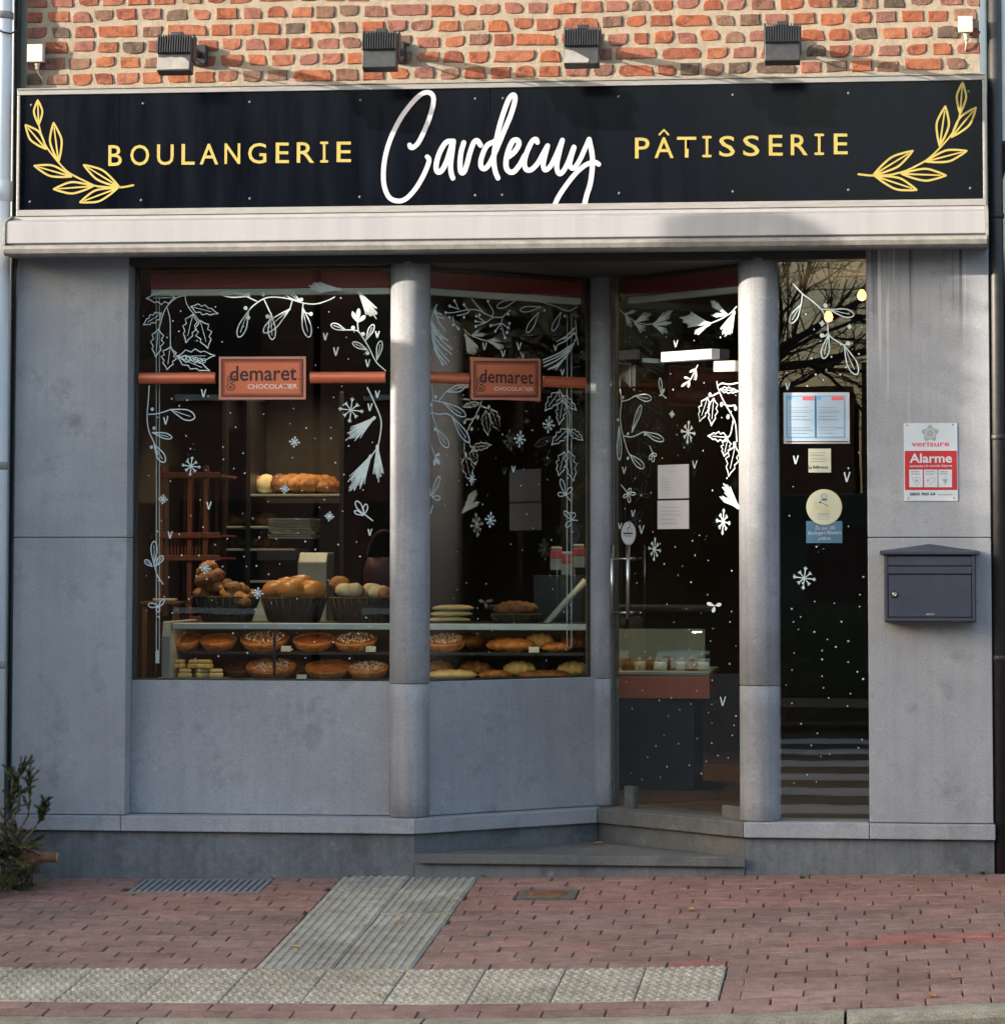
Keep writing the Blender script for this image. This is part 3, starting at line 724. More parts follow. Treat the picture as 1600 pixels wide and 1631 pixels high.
def quad(pl, box, o0, o1, name, mat, parent, world=True, bevel=0.0):
    """thin board covering a pixel box (left, right, top, bottom) of the plane, between offsets o0 < o1"""
    xl, xr, yt, yb = box; a, b = pl.px(xl, (yt+yb)/2)[0], pl.px(xr, (yt+yb)/2)[0]; zt, zb_ = pl.px((xl+xr)/2, yt)[1], pl.px((xl+xr)/2, yb)[1]
    q = [(a, zb_), (b, zb_), (b, zt), (a, zt)]; m = M()
    m.add([pl.w(x, o1) for x in q] + [pl.w(x, o0) for x in q], [(0, 1, 2, 3), (7, 6, 5, 4), (1, 0, 4, 5), (2, 1, 5, 6), (3, 2, 6, 7), (0, 3, 7, 4)])
    return m.build(name, mat, parent, world=world, bevel=bevel)
def textlines(pl, x0, x1, ys, name, mat, parent, o, rag=.35, h=1.3, seed=1):
    """rows of tiny print too small to read, as broken dashes"""
    rs = random.Random(seed); p = Paint(pl, o=o); p.o = o
    for y in ys:
        x = x0; end = x1-(x1-x0)*rag*rs.random()
        while x < end:
            l_ = rs.uniform(2, 6); p.stroke([(x, y), (min(end, x+l_), y)], h, sm=False); x += l_+1.4
    return p.build(name, mat, parent, world=True)

# ------------------------------------------------------------------ fascia sign
SG = Plane((-2.16, -.100), (2.10, -.100))
sign = thing('shop_sign', 'black fascia sign with gold and white lettering above the awning', 'sign', (0, -.05, 2.915))
def W(mb, name, mat, root, bevel=0.0, seg=2): return mb.build(name, mat, root, world=True, bevel=bevel, seg=seg)
SX0, SX1, SZ0, SZ1 = -2.167, 2.104, 2.922, 3.462
W(M().box(SX0+.006, SX1-.006, -.090, .0, SZ0+.004, SZ1-.004), 'backing', 'black_metal', sign)
xs_ = [SX0+.014, at(190, 240, -.1).x, at(780, 240, -.1).x, SX1-.014]
for a, b in zip(xs_[:-1], xs_[1:]): W(M().box(a+.0012, b-.0012, -.0995, -.0905, SZ0+.014, SZ1-.014), 'sign_panel', 'sign_black', sign, .0008, 1)
for (a, b, c_, d) in ((SX0, SX1, SZ1-.013, SZ1+.010), (SX0, SX1, SZ0-.016, SZ0+.012)):
    W(M().box(a, b, -.112, -.088, c_, d), 'frame', 'alu', sign, .002)
for (a, b) in ((SX0, SX0+.012), (SX1-.012, SX1)): W(M().box(a, b, -.1115, -.088, SZ0+.0125, SZ1-.0135), 'frame', 'alu', sign, .002)
W(M().box(SX0, SX1, -.118, .002, SZ1+.0105, SZ1+.016), 'drip_edge', 'alu_dirty', sign)
scr = M().lathe([(.0062, 0), (.0058, .002), (.0035, .0042), (.0005, .0048)], (0, 0, 0), 10); scr_me = mesh_from(scr, 'screw', 'grey_metal')
for yy, xx in ((165, (50, 228, 398, 574, 757, 801, 985, 1167, 1351, 1542)), (315, (48, 225, 398, 573, 757, 800, 986, 1167, 1351, 1545))):
    for x_ in xx:
        y_ = yy - (x_-50)*.0145 + (6 if yy == 315 else 2); q = SG.px(x_, y_); p_ = SG.w(q, -.0003)
        o = linked('screw', scr_me, sign, Matrix.Translation(Vector(p_)-Vector(sign.location)) @ Matrix.Rotation(R(90), 4, 'X'))
for i, (ch, a, b) in enumerate((('B', 345, 388), ('O', 415, 475), ('U', 500, 553), ('L', 578, 620), ('A', 636, 695), ('N', 715, 765), ('G', 790, 848), ('E', 878, 920), ('R', 945, 1000), ('I', 1020, 1045), ('E', 1072, 1118))):
    f = (a-345)/773; yb, yt = (528-13*f)/2, (462-12*f)/2
    if ch == 'I':
        p = Paint(SG, o=.0015)
        for pts in ([((a+b)/4, yt+1.5), ((a+b)/4, yb-1.5)], [(a/2+1.5, yt+1.5), (b/2-1.5, yt+1.5)], [(a/2+1.5, yb-1.5), (b/2-1.5, yb-1.5)]): p.stroke(pts, 4.0, sm=False)
        p.build('letter', 'gold', sign, world=True)
    else: text(ch, SG, (a/2, b/2, yt, yb, yb), 'letter', 'gold', sign, world=True, bold=.006)
for i, (ch, a, b) in enumerate((('P', 422, 468), ('A', 484, 545), ('T', 556, 617), ('I', 637, 665), ('S', 690, 740), ('S', 766, 818), ('E', 848, 892), ('R', 918, 972), ('I', 994, 1023), ('E', 1055, 1099))):
    f = (a-422)/677; yb, yt = (504-14*f)/2, (438-14*f)/2; a2, b2 = 800+a/2, 800+b/2
    if ch == 'I':
        p = Paint(SG, o=.0015)
        for pts in ([((a2+b2)/2, yt+1.5), ((a2+b2)/2, yb-1.5)], [(a2+1.5, yt+1.5), (b2-1.5, yt+1.5)], [(a2+1.5, yb-1.5), (b2-1.5, yb-1.5)]): p.stroke(pts, 4.0, sm=False)
        p.build('letter', 'gold', sign, world=True)
    else: text(ch, SG, (a2, b2, yt, yb, yb), 'letter', 'gold', sign, world=True, bold=.006)
p = Paint(SG, (800, 0), 2, .0015); p.stroke([(500, 428), (514, 413), (528, 428)], 3.2, sm=False); p.build('letter_accent', 'gold', sign, world=True)
p = Paint(SG, (590, 120), 4.2105, .0015)
for wd_, pts in ((7.6, [(262, 466), (270, 482), (290, 480), (322, 448), (360, 372), (398, 275), (420, 190), (418, 135), (380, 112), (328, 135), (265, 200), (200, 290), (140, 410), (102, 530), (87, 640), (92, 740), (126, 818), (185, 842), (240, 825), (300, 762), (350, 680), (385, 600), (392, 562), (380, 545)]),
               (8.2, [(550, 440), (505, 450), (462, 520), (440, 600), (448, 645), (477, 638), (512, 570), (550, 450)]), (8.0, [(556, 440), (546, 520), (537, 600), (541, 655), (552, 688)]),
               (8.0, [(625, 450), (606, 520), (600, 600), (607, 648), (626, 648), (645, 600), (666, 520), (692, 450), (716, 437), (738, 468)]),
               (8.0, [(830, 442), (777, 475), (742, 560), (742, 612), (766, 625), (800, 588), (842, 500), (892, 380), (942, 260), (968, 165), (960, 130), (932, 150), (902, 220), (867, 330), (838, 460), (826, 560), (836, 640), (854, 688)]),
               (8.4, [(925, 545), (967, 510), (994, 462), (984, 434), (952, 442), (922, 510), (908, 580), (916, 632), (955, 648), (1000, 600), (1035, 535)]),
               (8.0, [(1118, 448), (1108, 428), (1083, 442), (1050, 510), (1032, 580), (1042, 628), (1076, 632), (1120, 590), (1160, 520), (1187, 472)]),
               (7.6, [(1187, 472), (1167, 550), (1158, 606), (1172, 634), (1206, 608), (1246, 530), (1286, 434)]), (7.8, [(1286, 434), (1262, 530), (1248, 610), (1262, 656), (1287, 648), (1322, 588), (1363, 480)]),
               (7.6, [(1365, 482), (1342, 560), (1337, 606), (1362, 622), (1402, 568), (1442, 480), (1465, 428)]), (8.0, [(1465, 428), (1484, 520), (1488, 600), (1474, 720), (1450, 800), (1434, 866)]),
               (7.6, [(1530, 596), (1502, 582), (1442, 600), (1372, 660), (1302, 750), (1258, 818), (1236, 866)])):
    q_ = Paint(SG, (590, 120), 4.2105, p.o); q_.stroke(pts, wd_); q_.build('script_letter', 'sign_white', sign, world=True); p.o += .0001
def laurel(org, k, stem_, leaves):
    p = Paint(SG, org, k, .0014); p.stroke(stem_, 3.2, .25)
    for t_, b_, w_ in leaves: p.leaf(b_, t_, w_, 3.3)
    p.build('laurel_branch', 'gold', sign, world=True)
laurel((30, 130), 7.765, [(1415, 1280), (1260, 1305), (1050, 1300), (940, 1285), (830, 1235), (680, 1160), (600, 1110), (520, 1030), (420, 910), (340, 800), (290, 690), (255, 560), (240, 480)],
       [((235, 230), (245, 530), 52), ((85, 535), (335, 830), 72), ((430, 510), (492, 990), 72), ((195, 1040), (650, 1172), 66), ((435, 1328), (920, 1292), 70), ((805, 1030), (1240, 1298), 66), ((760, 1490), (1220, 1318), 70)])
laurel((1360, 110), 7.414, [(50, 1240), (200, 1255), (400, 1250), (500, 1230), (620, 1195), (800, 1105), (890, 1045), (1000, 940), (1100, 830), (1180, 720), (1230, 600), (1255, 480)],
       [((1278, 160), (1250, 520), 55), ((1435, 455), (1150, 800), 70), ((1075, 440), (1008, 905), 72), ((1325, 965), (845, 1090), 66), ((1080, 1255), (560, 1236), 70), ((690, 965), (225, 1250), 66), ((735, 1425), (250, 1265), 68)])
# ------------------------------------------------------------------ awning cassette
awn = thing('awning_cassette', 'pale aluminium awning box running below the shop sign', 'awning', (0, -.1, 2.70))
prof = [(-.002, 2.905), (-.105, 2.905), (-.108, 2.888), (-.150, 2.884), (-.205, 2.874), (-.222, 2.864), (-.226, 2.775), (-.214, 2.768), (-.206, 2.752), (-.185, 2.735), (-.120, 2.727), (-.002, 2.727)]
W(M().extr_x(prof, -2.182, 2.098), 'housing', 'awning', awn, .002)
W(M().extr_x([(-.2265, 2.7640), (-.2350, 2.7600), (-.2370, 2.7480), (-.2280, 2.7290), (-.2080, 2.7180), (-.2000, 2.7210), (-.2070, 2.7420)], -2.190, 2.104), 'front_profile', 'alu_dirty', awn, .0015)
for a in (-2.1945, 2.0985): W(M().extr_x([(-.002, 2.907), (-.107, 2.907), (-.205, 2.877), (-.226, 2.867), (-.231, 2.770), (-.215, 2.728), (-.12, 2.7235), (-.002, 2.7235)], a, a+.012), 'end_cap', 'alu_dirty', awn, .0015)
# ------------------------------------------------------------------ floodlights on arms
def floodlight():
    r = thing('sign_floodlight', 'x', 'floodlight', (0, 0, 3.628), group='floodlights on arms above the sign')
    mp = M(); mp.box(-.036, .036, -.045, .0005, -.045, .045); mp.build('wall_mount', 'black_metal', r, bevel=.006)
    M().tube([(0, -.03, .0), (0, -.22, .004), (0, -.40, -.004), (0, -.475, -.030)], .0165, 10).build('arm', 'black_metal', r)
    M().box(-.026, .026, -.500, -.460, .012, .030).build('bracket', 'black_metal', r, bevel=.003)
    M().tube([(.030, -.02, -.03), (.034, -.10, -.055), (.022, -.24, -.045), (.012, -.38, -.035), (.006, -.46, -.045)], .0035, 6).build('cable', 'black_metal', r)
    t = R(-12)
    def rot(v): y, z = v[1]+.51, v[2]+.08; return (v[0], -.51+y*math.cos(t)-z*math.sin(t), -.08+y*math.sin(t)+z*math.cos(t))
    b = M(); b.box(-.0745, .0745, -.540, -.475, -.155, .002); b.v = [rot(v) for v in b.v]; h = b.build('housing', 'lamp_metal', r, bevel=.004)
    for k in range(14):
        x = -.0695 + k*.0107; f_ = M(); f_.box(x-.0022, x+.0022, -.562, -.5395, -.078, .004); f_.v = [rot(v) for v in f_.v]; f_.build('fin', 'black_metal', h)
    b = M(); b.box(-.068, .068, -.476, -.468, -.148, -.008); b.v = [rot(v) for v in b.v]; b.build('lens', 'house_glass', r)
    for sx in (-1, 1):
        b = M(); b.box(sx*.0755-.003, sx*.0755+.003, -.52, -.455, -.10, .022); b.v = [rot(v) for v in b.v]; b.build('yoke', 'black_metal', r, bevel=.001)
    return r
fl = floodlight()
names = ['black finned floodlight above the word BOULANGERIE', 'black finned floodlight above the big white letter C', 'black finned floodlight above the end of the white script', 'black finned floodlight above the gold word P\u00c2TISSERIE']
for i, px_ in enumerate((319, 634, 944, 1252)):
    q = at(px_, 97-(px_-330)*.0245, 0)
    if i: heads.append(copy_thing(fl, (q.x, 0, 3.628), label=names[i]))
    else: fl.location = (q.x, 0, 3.628); fl['label'] = names[0]; heads = [fl]
def tilt(v): y, z = v[1]+.51, v[2]+.08; t = R(-12); return (v[0], -.51+y*math.cos(t)-z*math.sin(t), -.08+y*math.sin(t)+z*math.cos(t))
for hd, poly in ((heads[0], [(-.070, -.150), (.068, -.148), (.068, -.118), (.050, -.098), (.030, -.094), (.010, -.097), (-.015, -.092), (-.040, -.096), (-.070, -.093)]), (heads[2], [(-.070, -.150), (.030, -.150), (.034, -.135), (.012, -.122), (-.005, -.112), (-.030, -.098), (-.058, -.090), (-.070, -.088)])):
    pm = M(); k = len(poly); pm.add([tilt((x, -.5425, z)) for x, z in poly] + [tilt((x, -.5395, z)) for x, z in poly], [tuple(range(k)), tuple(range(k, 2*k))[::-1]] + [(i, k+i, k+(i+1) % k, (i+1) % k) for i in range(k)])  # pale metal plate cut to the shape of sunlight on the lower face
    o = pm.build('sunlit_patch', 'alu_dirty', hd); o['label'] = 'pale metal patch standing for sun on the lower face'
# junction boxes
for (x_, y_, lab) in ((58, 86, 'cream junction box with grey cable beside the downpipe'), (1537, 40, 'small cream junction box at the far end of the brick wall')):
    q = at(x_, y_, -.03); k = 1.0 if x_ < 500 else .88
    r = thing('junction_box', lab, 'junction box', (q.x, 0, q.z), group='junction boxes')
    M().box(-.034*k, .034*k, -.052, -.004, -.036*k, .040*k).build('box', 'pvc_cream', r, bevel=.004)
    M().box(-.036*k, .036*k, -.058, -.051, -.038*k, .042*k).build('lid', 'pvc_cream', r, bevel=.003)
    M().lathe([(.013, 0), (.013, -.012), (.010, -.014), (.010, -.030), (.006, -.034)], (.004, -.03, -.037*k), 12).build('gland', 'pvc_cream', r)
    M().tube([(.004, -.03, -.06), (.008, -.028, -.085), (.022, -.022, -.105), (.030, -.012, -.125)] if x_ < 500 else [(.004, -.03, -.06), (.003, -.02, -.09), (.0, -.006, -.11)], .0045, 8).build('cable', 'cable', r)
# downpipes and the neighbours
dp = thing('downpipe', 'pale grey plastic downpipe at the brick wall edge', 'downpipe', (-2.262, -.055, 0))
M().tube([(0, 0, ground(-2.26, -.05)-.02), (0, 0, 2.0), (0, 0, 5.2)], .052, 20).build('pipe', 'pvc_grey', dp)
for z in (.9, 1.78, 3.80): M().lathe([(.0535, 0), (.057, .004), (.057, .030), (.0535, .034)], (0, 0, z), 20).build('bracket', 'alu_dirty', dp)
M().lathe([(.0525, 0), (.0575, .002), (.0575, .09), (.0525, .092)], (0, 0, 2.98), 20).build('socket', 'pvc_grey', dp)
cb = thing('loose_cable', 'thin dark cable hanging beside the pale downpipe', 'cable', (-2.20, -.02, 2.6))
W(M().tube([(-2.187, -.012, 5.0), (-2.188, -.012, 3.86), (-2.19, -.02, 3.76), (-2.205, -.09, 3.73), (-2.24, -.115, 3.735), (-2.275, -.115, 3.755)], .0042, 6), 'loop', 'black_metal', cb)
W(M().tube([(-2.180, -.012, 3.45), (-2.182, -.012, 2.75), (-2.183, -.03, 2.69), (-2.186, -.05, 2.66), (-2.190, -.04, 2.60), (-2.192, -.012, 2.55), (-2.196, -.006, 1.2), (-2.198, -.006, .3)], .0042, 6), 'drop', 'black_metal', cb)
nb = thing('neighbour_house', 'pale rendered neighbouring house behind the grey downpipe', 'building', (-4.2, 0, 0))
W(M().box(-6.2, -2.225, .03, 4, -.3, 6.6), 'wall', 'neighbour_pale', nb); W(M().box(-2.2245, -2.196, .05, .4, -.3, 6.6), 'gap_filler', 'case_dark', nb); W(M().box(-6.2, -2.205, .012, .03, -.3, .45), 'plinth', 'plinth_stone', nb)
W(M().box(-5.3, -3.6, -1.33, .029, -.35, 3.0), 'sun_blocker', 'neighbour_pale', nb, .01); W(M().box(-3.78, -3.6, -1.68, -1.47, -.35, 3.0), 'sun_blocker_post', 'neighbour_pale', nb, .01); W(M().box(-5.36, -3.595, -1.69, .029, 3.001, 3.06), 'sun_blocker_roof', 'alu_dirty', nb, .01)  # unseen blocks added to keep sun off the window side and door notices
nb2 = thing('neighbour_house', 'dark fronted neighbouring house past the mailbox pillar', 'building', (4.2, 0, 0))
W(M().box(2.20, 6.2, .10, 4, -.3, 3.10), 'shopfront', 'case_dark', nb2); W(M().box(2.172, 6.2, .02, 4, 3.20, 6.6), 'wall', 'neighbour_pale', nb2); W(M().box(2.118, 2.171, .07, .4, -.3, 6.6), 'gap_filler', 'case_dark', nb2)
dp2 = thing('downpipe', 'black downpipe beside the mailbox pillar', 'downpipe', (2.150, .02, 0))
M().tube([(0, 0, ground(2.15, .0)-.02), (0, 0, 2.4), (0, 0, 5.2)], .030, 16).build('pipe', 'black_metal', dp2)
for z in (.95, 1.9, 2.86): M().lathe([(.031, 0), (.034, .003), (.034, .022), (.031, .025)], (0, 0, z), 16).build('bracket', 'black_metal', dp2)
# ------------------------------------------------------------------ mailbox
mb = thing('mailbox', 'dark blue grey metal mailbox with pitched lid on the stone pillar', 'mailbox', (1.852, 0, 1.118))
W_, H_ = .195, .290
M().box(-W_, W_, -.118, -.0005, 0, H_).build('body', 'mail_metal', mb, bevel=.004)
f = M(); f.box(-W_+.004, -W_+.016, -.1245, -.1185, .004, H_-.002); f.build('frame', 'mail_metal', mb, bevel=.002)
f = M(); f.box(W_-.016, W_-.004, -.1245, -.1185, .004, H_-.002); f.build('frame', 'mail_metal', mb, bevel=.002)
f = M(); f.box(-W_+.0165, W_-.0165, -.1245, -.1185, .004, .018); f.build('frame', 'mail_metal', mb, bevel=.002)
M().box(-W_+.0165, W_-.0165, -.1195, -.1185, .0185, H_-.002).build('recess', 'mail_dark', mb)
d_ = M().box(-W_+.0205, W_-.0205, -.1240, -.1200, .0225, .2005).build('door', 'mail_metal', mb, bevel=.0015)
M().box(-W_+.0175, W_-.0175, -.1270, -.1200, .2055, .2345).build('flap', 'mail_metal', mb, bevel=.003)
M().box(-W_+.0175, W_-.0175, -.1235, -.1200, .2420, .2800).build('slot_panel', 'mail_metal', mb, bevel=.002)
lk = M().lathe([(.0125, 0), (.0125, .003), (.010, .0035), (.010, .006), (.003, .0065), (.003, .004)], (0, 0, 0), 16); lk.v = [(x-.150, -.124-z, y+.118) for x, y, z in lk.v]; lk.build('lock', 'steel', d_)
lk = M().lathe([(.0165, 0), (.0165, .0012)], (0, 0, 0), 16); lk.v = [(x-.150, -.124-z, y+.118) for x, y, z in lk.v]; lk.build('lock_ring', 'mail_dark', d_)
M().box(-.018, .018, -.1255, -.1241, .030, .0375).build('maker_plate', 'alu_dirty', d_, bevel=.0005)
rf = M(); zz = H_-.001
rf.v = [(-.212, -.142, zz), (.212, -.142, zz), (.212, 0, zz), (-.212, 0, zz), (-.212, -.142, zz+.013), (.212, -.142, zz+.013), (.212, -.0005, zz+.016), (-.212, -.0005, zz+.016), (-.115, -.0005, zz+.029), (0, -.0005, zz+.046), (.115, -.0005, zz+.029), (0, -.142, zz+.0135)]
rf.f = [(0, 3, 2, 1), (0, 1, 5, 11, 4), (1, 2, 6, 5), (0, 4, 7, 3), (4, 11, 8, 7), (11, 9, 8), (11, 10, 9), (11, 5, 6, 10), (3, 7, 8, 9, 10, 6, 2)]; rf.sm = [False]*len(rf.f)
rf.build('lid', 'mail_metal', mb, bevel=.002)
# ------------------------------------------------------------------ alarm sign
AL = Plane((1.588, -.0005), (2.115, -.0005))
al = thing('alarm_sign', 'red and white alarm company sign screwed to the pillar over the mailbox', 'sign', (1.86, 0, 1.637))
quad(AL, (1439, 1524.5, 674, 798), 0, .004, 'plate', 'alarm_white', al, bevel=.0008)
quad(AL, (1440.5, 1523.5, 718, 780.5), .0041, .0046, 'red_field', 'alarm_red', al)
text('verisure', AL, (1451, 1511.5, 703, 711.5, 711), 'lettering', 'verisure_red', al, .0048, .012, True)
text('Alarme', AL, (1448, 1515.5, 722.5, 737.5, 737), 'lettering', 'alarm_white', al, .0052, .022, True)
text("connectée à la centrale d'alarme", AL, (1448, 1515.5, 740, 744.2, 743.6), 'lettering', 'alarm_white', al, .0052, .01, True)
text('0800 900 64', AL, (1448.5, 1489, 784.5, 789.5, 789.3), 'lettering', 'ink', al, .0048, .018, True)
text('verisure.be', AL, (1492.5, 1516.5, 785.8, 789.2, 789), 'lettering', 'ink_grey', al, .0048, 0, True)
for i, x_ in enumerate((1447.5, 1471, 1494)):
    quad(AL, (x_, x_+21.5, 748, 776), .0050, .0056, 'icon_field', 'alarm_white', al)
    textlines(AL, x_+3, x_+18, (751.5, 755), 'small_print', 'ink', al, .0058, .2, .9, i)
p = Paint(AL, (1420, 660), 10.19, .0060)
p.stroke([(335, 1035), (400, 1018), (458, 1035), (455, 1090), (400, 1155), (342, 1090), (335, 1035)], .9, sm=False); p.disc((398, 1075), 24)
p.disc((583, 1072), 20); p.stroke([(600, 1035), (690, 1035), (695, 1080), (640, 1110), (620, 1140)], .7)
p.poly([p.q((815, 1050)), p.q((865, 1140)), p.q((910, 1050))]); p.stroke([(862, 1085), (862, 1145)], .9, sm=False); p.stroke([(835, 1015), (862, 1030), (890, 1010)], .6)
p.build('icon', 'alarm_grey', al, world=True)
p = Paint(AL, (1420, 660), 10.19, .0046); c_ = p.q((618, 310))
p.poly([c_+Vector((math.cos(a), math.sin(a)))*(.0318*(1+.20*math.cos(5*(a-math.pi/2)))) for a in [2*math.pi*i/50 for i in range(50)]]); p.build('emblem', 'alarm_grey', al, world=True)
p = Paint(AL, (1420, 660), 10.19, .0052); p.stroke([p.q((618, 310))+Vector((math.cos(a), math.sin(a)))*.0185 for a in [2*math.pi*i/24 for i in range(25)]], 1.1, sm=False, raw=True); p.build('emblem_ring', 'alarm_white', al, world=True)
for x_, y_ in ((1444, 677.5), (1517, 676.5), (1446, 794.5), (1519, 793.5)):
    p = Paint(AL, o=.0048); p.disc((x_, y_), 1.2); p.build('screw', 'black_metal', al, world=True)
# ------------------------------------------------------------------ winter drawings painted on the glass
def P_(pl, org, k): return Paint(pl, org, k, .0012)
def done(p, name, par): return p.build(name, 'decal_white', par)
def each(pl, org, k, par, name, meth, args):
    for a in args:
        p = P_(pl, org, k); getattr(p, meth)(*a); done(p, name, par)
Z1 = ((220, 420), 8.0); Z3 = ((200, 400), 3.636); Z4 = ((200, 700), 3.636); Z5 = ((670, 440), 5.926); Z6 = ((670, 600), 5.437); Z7 = ((970, 440), 7.273); Z8 = ((970, 620), 6.273); Z9 = ((1230, 410), 7.77); Z10 = ((1230, 600), 5.825); ZD = ((960, 800), 3.02)
# long window: holly corner
p = P_(GL, *Z1)
for pts in ([(720, 365), (600, 400), (480, 440), (370, 540), (320, 640), (280, 780), (265, 830)], [(370, 560), (405, 700), (410, 900), (412, 1040)], [(412, 1040), (450, 1130), (510, 1190)], [(597, 400), (615, 500), (660, 580), (730, 660), (780, 740)]): p.stroke(pts, 1.5)
for a in (((470, 430), (105, 440), 80), ((300, 630), (65, 780), 60), ((260, 830), (225, 1190), 80), ((410, 1060), (370, 1350), 95), ((700, 640), (610, 1005), 85), ((790, 720), (890, 1080), 100), ((670, 545), (1020, 635), 62), ((500, 1180), (980, 1170), 85), ((500, 1190), (915, 1365), 70)): p.holly(*a, 1.7)
for i in range(6): p.stroke([p.q((590+i*50, 1195+i*8))+Vector((math.cos(t), math.sin(t)*1.1))*.0085 for t in [2*math.pi*j/10 for j in range(11)]], 1.3, sm=False, raw=True)
done(p, 'painted_holly', WL)
p = P_(GL, *Z3)                                                         # mistletoe swag
for pts in ([(712, 345), (740, 315), (800, 275), (860, 265), (940, 275), (1030, 300), (1100, 305), (1170, 285), (1210, 265)], [(800, 275), (830, 340), (845, 370)], [(965, 285), (950, 340)], [(1028, 305), (1025, 335)], [(1030, 350), (1070, 365)], [(700, 262), (760, 290)]): p.stroke(pts, 1.8)
for a in (((712, 345), (655, 497), 24), ((842, 360), (850, 512), 22), ((950, 335), (800, 470), 28), ((1025, 325), (1062, 498), 25), ((720, 260), (555, 245), 16), ((1012, 290), (925, 232), 18)): p.loop(*a, 1.9)
for c in ((695, 330), (710, 385), (822, 378), (1073, 363), (1018, 280), (710, 250), (797, 250)): p.disc(c, 12)
done(p, 'painted_mistletoe', WL)
p = P_(GL, *Z3); p.tuft((1245, 222), (1050, 205), 32, 11); done(p, 'painted_pine_tuft', WL)
p = P_(GL, *Z3); p.tuft((1350, 235), (1452, 392), 36, 11); done(p, 'painted_pine_tuft', WL)
p = P_(GL, *Z3); p.stroke([(1505, 692), (1450, 640), (1410, 560), (1370, 495), (1340, 460), (1275, 455)], 1.9); p.stroke([(1347, 465), (1343, 415)], 1.8)
for a in (((1275, 457), (1190, 425), 17), ((1392, 515), (1435, 425), 15), ((1400, 572), (1315, 530), 15), ((1455, 630), (1478, 520), 16)): p.loop(*a, 1.8)
for t_ in ((1350, 330), (1312, 352), (1388, 372)): p.loop((1344, 415), t_, 13, 1.8, False, True)
for c in ((1317, 443), (1375, 480), (1400, 590)): p.disc(c, 12)
done(p, 'painted_sprig', WL)
each(GL, *Z3, WL, 'painted_heart', 'vee', [((1157, 493), 38), ((1218, 580), 44), ((1402, 648), 38), ((1458, 482), 34), ((452, 822), 40), ((233, 982), 38), ((1458, 828), 36), ((1415, 903), 38)])
each(GL, *Z3, WL, 'painted_snowflake', 'flake', [((1305, 920), 72), ((380, 1245), 54), ((978, 1105), 30), ((922, 1377), 26), ((217, 1437), 26)])
each(GL, *Z4, WL, 'painted_snowflake', 'flake', [((765, 890), 32), ((460, 745), 32), ((1180, 445), 26)])
each(GL, *Z4, WL, 'painted_heart', 'vee', [((258, 552), 36), ((483, 382), 40), ((1415, 537), 34)])
p = P_(GL, *Z3); p.stroke([(137, 780), (132, 860), (125, 960), (135, 1040), (165, 1110), (185, 1180)], 1.8); p.stroke([(135, 945), (190, 940), (262, 917)], 1.8)
for a in (((262, 917), (400, 965), 30), ((155, 1050), (268, 1080), 16), ((165, 1120), (225, 1222), 22)): p.loop(*a, 1.8)
for c in ((155, 915), (165, 1025), (150, 1135)): p.disc(c, 10)
done(p, 'painted_sprig', WL)
p = P_(GL, *Z3); p.stroke([(1400, 790), (1455, 910), (1480, 990), (1470, 1090), (1455, 1140), (1420, 1190)], 2.0)
p.tuft((1440, 965), (1275, 1095), 42, 11); p.tuft((1420, 1185), (1300, 1395), 48, 13); p.tuft((1458, 1130), (1465, 1345), 30, 9); done(p, 'painted_pine_branch', WL)
p = P_(GL, *Z4); p.stroke([(1430, 470), (1380, 430)], 1.9)
for a in (((1380, 435), (1335, 358), 16), ((1382, 435), (1393, 375), 13), ((1375, 440), (1325, 415), 10)): p.loop(*a, 1.8, False)
done(p, 'painted_sprig', WL)
p = P_(GL, *Z4); p.stroke([(165, 720), (185, 790), (218, 838)], 1.8)
for a in (((165, 722), (165, 590), 18), ((155, 735), (112, 700), 13), ((175, 732), (215, 675), 14)): p.loop(*a, 1.8)
done(p, 'painted_sprig', WL)
p = P_(GL, *Z4)
for a in (((192, 965), (132, 958), 13), ((190, 972), (222, 928), 10), ((188, 962), (188, 1000), 10)): p.loop(*a, 1.8, False)
done(p, 'painted_sprig', WL)
# slanted window
p = P_(GM, *Z5); p.stroke([(150, 265), (105, 380), (100, 480), (110, 600), (200, 838)], 2.0)
for a, b in (((135, 320), (232, 515)), ((125, 335), (215, 400)), ((130, 300), (190, 360)), ((100, 430), (255, 610)), ((98, 460), (292, 690)), ((100, 500), (250, 600)), ((100, 520), (286, 735)), ((105, 560), (265, 805)), ((108, 590), (240, 830)), ((110, 600), (215, 838)), ((100, 420), (82, 590))):
    p.stroke([a, ((a[0]+b[0])/2-18, (a[1]+b[1])/2+8), b], 3.4, .35)
done(p, 'painted_pine_branch', WM)
p = P_(GM, *Z5)
for pts in ([(230, 345), (320, 340), (440, 315), (540, 320), (610, 355), (690, 385), (770, 380), (840, 320)], [(320, 235), (350, 300)], [(270, 280), (360, 312)], [(405, 270), (440, 312)], [(300, 380), (310, 440), (350, 490)], [(340, 372), (430, 350), (460, 318)], [(480, 215), (550, 300), (590, 340)], [(640, 260), (680, 330), (670, 372)], [(520, 370), (600, 430)], [(515, 470), (600, 440), (680, 388)], [(770, 385), (750, 450), (700, 515)], [(655, 465), (750, 445)], [(755, 450), (790, 580)], [(765, 445), (820, 490)], [(515, 425), (600, 440)]): p.stroke(pts, 1.5)
for c in ((270, 280), (232, 342), (405, 268), (315, 230), (300, 460), (350, 495), (405, 385), (265, 388), (520, 375), (515, 425), (515, 472), (550, 365), (655, 465), (700, 518), (790, 580), (808, 530), (822, 485), (832, 445), (820, 358), (630, 235)): p.disc(c, 15)
done(p, 'painted_berry_branch', WM)
p = P_(GM, *Z5); p.stroke([(900, 200), (1000, 210), (1160, 250), (1290, 290), (1380, 330), (1470, 290)], 1.2)
